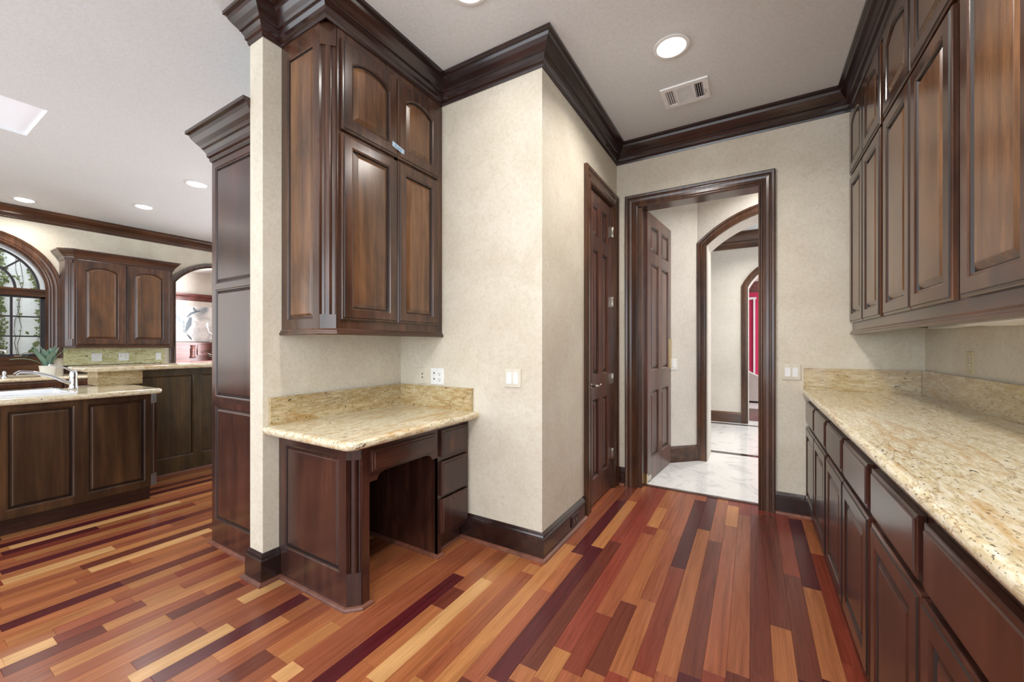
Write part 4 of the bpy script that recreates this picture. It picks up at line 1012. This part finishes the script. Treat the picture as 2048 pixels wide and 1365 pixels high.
# raised bar
bar = empty('bar_cabinet', (-4.86, 2.2, 0), 'dark olive brown panelled back of the raised breakfast bar', 'cabinet')
BY0, BY1, BZ = 1.118, 3.4, 1.005
obj('carcass', MB().box(-5.0, -4.746, BY0, BY1, 0, BZ), M_BARZ, bar)
fmB = frame_map((-4.746, 0, 0), (0, 1, 0), (1, 0, 0))
for y0, y1, a, b_ in ((1.325, 1.808, .03, .033), (1.808, 2.34, .034, .034), (2.34, 2.87, .034, .034), (2.87, 3.4, .034, .034)):
    panelled(fmB, y0, y1, 0, BZ, .016, (a, b_, .065, .16), edge=False, mf=M_BARZ, mp=M_BARZ, parent=bar, name='back_panel', raised=False, rec=.016)
obj('shoe_moulding', MB().sweep([(-4.73, 3.4), (-4.73, 1.325)][::-1], SHOE0), M_SHOE, bar)
bt = empty('bar_worktop', (-4.8, 2.2, 1.04), 'raised granite bar top with its granite riser behind the sink', 'countertop')
worktop('slab', [(-5.12, BY0 - .12), (-4.625, BY0 - .12), (-4.625, BY1), (-5.12, BY1)], [True, True, False, True], 1.047, .04, M_GRAN, bt)
obj('riser', MB().box(-4.7458, -4.7285, BY0, 1.389, IZ + .0005, 1.006), M_GRANS, bt)
obj('riser', MB().box(-5.0, -4.7285, BY0 - .019, BY0 - .0005, IZ + .0005, 1.006), M_GRANS, bt)

# ------------------------------------------------------------------ far wall of the kitchen
fc = empty('window_cabinet', (-7.63, .2, 0), 'dark base cabinet under the arched kitchen window', 'cabinet')
obj('carcass', MB().box(XF + .001, -7.33, -2.2, 2.60, .1, .80), M_CABY, fc); obj('toe_kick', MB().box(XF + .001, -7.40, -2.2, 2.60, 0, .1), M_TRIMY, fc)
fmW = frame_map((-7.33, 0, 0), (0, 1, 0), (1, 0, 0))
for i in range(8): panelled(fmW, -2.18 + i * .598, -2.18 + i * .598 + .58, .12, .79, .02, (.055, .055, .055, .055), mf=M_CABZ, mp=M_PANZ, parent=fc, name='door', n0=.001)
wt = empty('window_worktop', (-7.62, .2, .84), 'pale granite worktop under the arched kitchen window', 'countertop')
worktop('slab', [(XF + .001, -2.2), (-7.315, -2.2), (-7.315, 2.62), (XF + .001, 2.62)], [False, True, True, False], .842, .042, M_GRAN, wt)
obj('backsplash', MB().box(XF + .001, XF + .021, 1.515, 2.595, .955, 1.2), M_GRANG, wt)
obj('ledge', MB().box(XF + .001, XF + .035, 1.515, 2.56, .842, .955), M_TRIMY, wt)
wc = empty('wall_cabinet', (-7.78, 2.03, 1.2), 'dark wall cabinet with two arched doors beside the kitchen window', 'cabinet')
WX = -7.6; wy0, wy1, wz0, wz1 = 1.50, 2.585, 1.203, 2.40
pw = [(XF + .001, wy0 - .02), (WX - .075, wy0 - .02), (WX - .014, wy0 + .05), (WX - .014, wy1), (XF + .001, wy1)]
obj('carcass', MB().rings([[(a, b_, wz0 + .01) for a, b_ in pw], [(a, b_, wz1) for a, b_ in pw]], True, True), M_CABZ, wc)
fmC = frame_map((WX - .014, 0, 0), (0, 1, 0), (1, 0, 0))
obj('face_frame', MB().box(WX - .014, WX, wy0 + .05, 1.585, wz0 + .01, wz1).box(WX - .014, WX, 2.535, wy1, wz0 + .01, wz1).box(WX - .0139, WX - .0001, 1.585, 2.535, 2.35, wz1).box(WX - .0139, WX - .0001, 1.585, 2.535, wz0 + .01, 1.25), M_CABZ, wc)
column('corner_column', WX - .040, wy0 + .012, -math.pi / 4, wz0 + .01, wz1, .07, .10, .09, M_CABZ, wc)
for a, b_ in ((1.565, 2.050), (2.055, 2.545)):
    panelled(fmC, a, b_, 1.235, 2.365, .020, (.08, .08, .085, .075), rise=.06, mf=M_CABZ, mp=M_PAN2, parent=wc, name='door', n0=.015)
obj('bottom_moulding', MB().sweep([(XF + .001, wy0 - .02), (WX - .07, wy0 - .02), (WX, wy0 + .05), (WX, wy1), (XF + .001, wy1)], RAIL, zbase=wz0), M_CABY, wc)
crown('crown_moulding', [(XF + .001, wy0 - .02), (WX - .07, wy0 - .02), (WX, wy0 + .05), (WX, wy1), (XF + .001, wy1)], M_CABY, 2.485, parent=wc, sc=.85)
for y, w, its, nm, lb_, ct_ in ((1.835, .105, [('rocker', -.02, 0, 1), ('rocker', .02, 0, 1)], 'light_switch', 'white switch plate leftmost on the pale green kitchen backsplash', 'switch'),
                       (2.117, .112, [('jack', -.03, .01), ('socket', .022, .018, M_WHITE, M_BLACK), ('socket', .022, -.018, M_WHITE, M_BLACK)], 'power_outlet', 'white outlet plate in the middle of the pale green backsplash', 'outlet'),
                       (2.518, .066, [('rocker', 0, 0, 1)], 'light_switch', 'narrow white switch plate at the right end of the pale green backsplash', 'switch')):
    plate(nm, lb_, ct_, (XF + .021, y, 1.06), (0, 1, 0), (1, 0, 0), w, .112, M_WHITE, its)
# plant
pt = empty('potted_plant', (-7.50, 1.33, .842), 'small green succulent in a white pot by the kitchen window', 'plant')
pc = (-7.50, 1.30, .842)
obj('pot', MB().lathe([(.055, 0), (.060, .01), (.072, .12), (.076, .135), (.068, .135), (.064, .12)], pc, 24), M_POT, pt, smooth=True)
rp = random.Random(3)
for k in range(13):
    a = k * 2.4; tilt = .06 + .04 * k; L = .21 + .02 * (k % 4); w = .046
    if k == 12: a, tilt, L, w = -1.9, 1.05, .30, .02
    d = Vector((math.cos(a), math.sin(a), 0)); sd = Vector((-math.sin(a), math.cos(a), 0)); base = Vector(pc) + Vector((0, 0, .125)) + d * .015; rs = []
    for i in range(7):
        u = i / 6; th = tilt * (.6 + .6 * u); p = base + d * (L * u * math.sin(th)) + Vector((0, 0, L * u * math.cos(th)))
        ww_ = w * max(math.sin(math.pi * (u * .85 + .12)), .03); nn = d * math.cos(th) - Vector((0, 0, math.sin(th)))
        rs.append([p - sd * ww_, p + nn * .006, p + sd * ww_, p - nn * .004])
    obj('leaf', MB().rings(rs, True, True), M_LEAF, pt, smooth=True)
obj('soil', MB().lathe([(.066, .118), (.05, .122)], pc, 20), M_BLACK, pt)
# second faucet and soap pump by the window
f2 = empty('window_faucet', (-7.66, .93, .842), 'chrome faucet at the left edge by the arched window', 'faucet')
obj('body', MB().lathe([(.03, 0), (.03, .01), (.016, .03), (.02, .06), (.012, .08)], (-7.66, .985, .842), 16), M_CHROME, f2, smooth=True)
obj('spout', MB().tube([(-7.66, .90, .842), (-7.66, .90, 1.05), (-7.64, .905, 1.14), (-7.60, .92, 1.175), (-7.54, .97, 1.17), (-7.52, .985, 1.14)], .014, 10), M_CHROME, f2, smooth=True)

# ------------------------------------------------------------------ dining room beyond the opening
DXW = -13.0
sb2 = empty('sideboard', (-12.7, 5.6, 0), 'carved reddish wooden sideboard seen through the arched kitchen opening', 'sideboard')
obj('carcass', MB().box(DXW + .002, -12.45, 3.6, 7.6, 0, 1.14), M_CHERRY, sb2)
obj('top', MB().box(DXW + .002, -12.40, 3.55, 7.65, 1.255, 1.30).box(DXW + .002, -12.43, 3.6, 7.6, 1.14, 1.255), M_CHERRY, sb2)
pan = MB()
for i in range(3): pan.box(-12.43, -12.41, 4.75 + i * 1.02, 5.62 + i * 1.02, .97, 1.235)
obj('carved_panel', pan, M_CHERRY, sb2)
cv = MB()
for s in (-1, 1):
    for k in range(3):
        cv.tube([(-12.40, 5.2 + s * (.03 + .1 * k), 1.10), (-12.395, 5.2 + s * (.10 + .1 * k), 1.14 - .02 * k), (-12.40, 5.2 + s * (.2 + .09 * k), 1.09 - .02 * k), (-12.40, 5.2 + s * (.14 + .09 * k), 1.06 - .02 * k)], .014, 6)
cv.lathe([(.05, 0), (.04, .02), (.01, .03)], (-12.41, 5.2, 1.11), 12, 'x')
obj('carving', cv, M_CHERRY, sb2, smooth=True)
for y in (4.65, 5.70): obj('pilaster', MB().lathe([(.05, .9), (.06, .93), (.04, .96), (.045, 1.2), (.06, 1.23)], (-12.42, y, 0), 12), M_CHERRY, sb2, smooth=True)
crown('trim_11', [(DXW, 1.95), (DXW, 8.4)], M_CHERRY, 2.62, sc=1.2)
pn = empty('painting', (DXW + .03, 5.4, 1.9), 'large pale grey and white abstract painting above the sideboard', 'painting')
mp_, nt, b = newmat('abstract_canvas'); v = mapped(nt, (1, 1, 1), False); n1 = noise(nt, v, 1.6, 2, .4, 1.4)
c = ramp(nt, n1, [(.30, srgb(150, 160, 168)), (.40, srgb(214, 212, 210)), (.50, srgb(240, 238, 238)), (.62, srgb(205, 203, 205)), (.70, srgb(244, 242, 242))]); nt.links.new(c, b.inputs['Base Color']); b.inputs['Roughness'].default_value = .6
obj('canvas', MB().box(DXW + .01, DXW + .04, 4.0, 7.4, 1.33, 2.28), mp_, pn)
def stroke(pts, w, mat):
    rs = []
    for i, (y, z) in enumerate(pts):
        y2, z2 = pts[min(i + 1, len(pts) - 1)]; y1, z1 = pts[max(i - 1, 0)]; d = Vector((y2 - y1, z2 - z1)).normalized(); n = Vector((-d.y, d.x)) * w * (1 - .6 * abs(2 * i / (len(pts) - 1) - 1))
        rs.append([(DXW + .0402, y - n.x, z - n.y), (DXW + .0402, y + n.x, z + n.y), (DXW + .042, y + n.x, z + n.y), (DXW + .042, y - n.x, z - n.y)])
    obj('brush_stroke', MB().rings(rs, True, True), mat, pn)
M_PG = plain('slate_paint', srgb(120, 132, 142), .6); M_PG2 = plain('dark_grey_paint', srgb(98, 106, 116), .6)
dash = lambda *p: list(p)
stroke([(4.72, 1.98), (4.80, 2.08), (4.92, 2.14), (5.02, 2.17)], .035, M_PG); stroke([(4.86, 2.26), (4.88, 2.20), (4.93, 2.15)], .03, M_PG)
stroke([(4.70, 1.62), (4.76, 1.80), (4.80, 1.98)], .06, M_PG); stroke([(4.72, 1.52), (4.78, 1.44), (4.82, 1.38)], .025, M_PG2)
stroke([(5.18, 1.36), (5.4, 1.38), (5.75, 1.42)], .012, M_PG2); stroke([(5.34, 1.38), (5.35, 1.42), (5.36, 1.46)], .05, M_PG2); stroke([(5.33, 1.66), (5.37, 1.70), (5.42, 1.74)], .04, M_PG)
ch = empty('chandelier', (-10.0, 4.3, 1.5), 'small curved-arm light with a glowing bulb before the painting', 'lamp')
obj('arm', MB().tube([(-10.0, 4.30, 1.55), (-10.0, 4.22, 1.47), (-10.0, 4.10, 1.46), (-10.0, 4.02, 1.52), (-10.0, 4.00, 1.58)], .008, 8).tube([(-10.0, 4.30, 1.55), (-10.0, 4.30, 3.2)], .006, 6).tube([(-10.0, 4.30, 1.55), (-10.0, 4.40, 1.47), (-10.0, 4.52, 1.47), (-10.0, 4.60, 1.58)], .008, 8), M_STEEL, ch, smooth=True)
for y in (4.0, 4.60):
    obj('candle_cup', MB().lathe([(.012, -.01), (.035, 0), (.012, .006), (.012, .06)], (-10.0, y, 1.58), 12), M_STEEL, ch, smooth=True)
    obj('bulb', MB().lathe([(.008, .06), (.016, .08), (.012, .11), (.003, .13)], (-10.0, y, 1.58), 12), M_LAMP, ch, smooth=True)
fp = empty('table_greenery', (-12.4, 5.9, 1.0), 'leafy green table plant in front of the carved sideboard', 'plant')
tb_ = empty('dining_table', (-10.2, 4.2, 0), 'pale topped dining table behind the raised bar', 'table')
obj('top', MB().box(-11.2, -9.2, 3.2, 6.0, .82, .86), M_CHERRY, tb_)
for x in (-11.0, -9.4):
    for y in (3.4, 5.8): obj('leg', MB().lathe([(.03, 0), (.05, .1), (.03, .3), (.05, .7), (.05, .82)], (x, y, 0), 12), M_CHERRY, tb_, smooth=True)
D.objects['table_greenery'].location = (-10.9, 4.75, .86)
for k in range(60):
    a = rp.uniform(0, 6.28); r = rp.uniform(.02, .28); c = Vector((-10.9 + r * math.cos(a), 4.75 + r * math.sin(a), .93 + rp.uniform(0, .16) * (1 - r * 2))); s = rp.uniform(.03, .06)
    u = Vector((math.cos(a), math.sin(a), rp.uniform(-.2, .8))).normalized() * s; w = Vector((-math.sin(a), math.cos(a), 0)) * s * .4
    obj('leaf', MB().rings([[c, c, c + Vector((0, 0, .001)), c], [c + u + w, c + u + Vector((0, 0, .004)), c + u - w, c + u - Vector((0, 0, .004))], [c + u * 2, c + u * 2.01, c + u * 2.02, c + u * 2]], True, True), plain('leaf_green', srgb(90, 120, 84), .5) if k == 0 else D.materials['leaf_green'], fp)
obj('planter', MB().lathe([(.10, 0), (.14, .03), (.15, .08), (.13, .085)], (-10.9, 4.75, .86), 18), M_POT, fp, smooth=True)

# ------------------------------------------------------------------ salon furniture
sf = empty('curved_sofa', (.6, 10.4, 0), 'cream curved-back sofa glimpsed through both arches before the pink wall', 'sofa')
pts = [(-1.2, 9.95), (-.6, 9.80), (.0, 9.78), (.6, 9.78), (1.2, 9.9)]
def zt(x): return 1.02 - .22 * max(0, min(1, (x + .25) / .5)) + .0
rs = []
for i in range(25):
    x = -1.2 + 2.4 * i / 24; y = 9.78 + .12 * (x - .2) ** 2; z = .55 + .42 * max(0, -(x - .18)) ** 1.2 * 1.5 if x < .18 else .55
    z = min(z, 1.05)
    rs.append([(x, y, .06), (x, y, z), (x, y + .03, z + .03), (x, y + .14, z + .02), (x, y + .16, .06)])
obj('back', MB().rings(rs, True, True), M_SOFA, sf, smooth=True)
obj('seat', MB().box(-1.1, 1.3, 9.98, 10.8, .06, .42), M_SOFA, sf); obj('plinth', MB().box(-1.15, 1.3, 9.85, 10.75, .01, .06), M_BLACK, sf)
wf = empty('picture_moulding', (.0, 12.98, 0), 'tall white picture-frame moulding on the pink wall', 'frame')
obj('frame_bars', MB().box(.03, .075, 12.95, 12.999, .2, 2.53).box(-.9, .10, 12.94, 12.999, 2.50, 2.56), M_WHITE, wf)
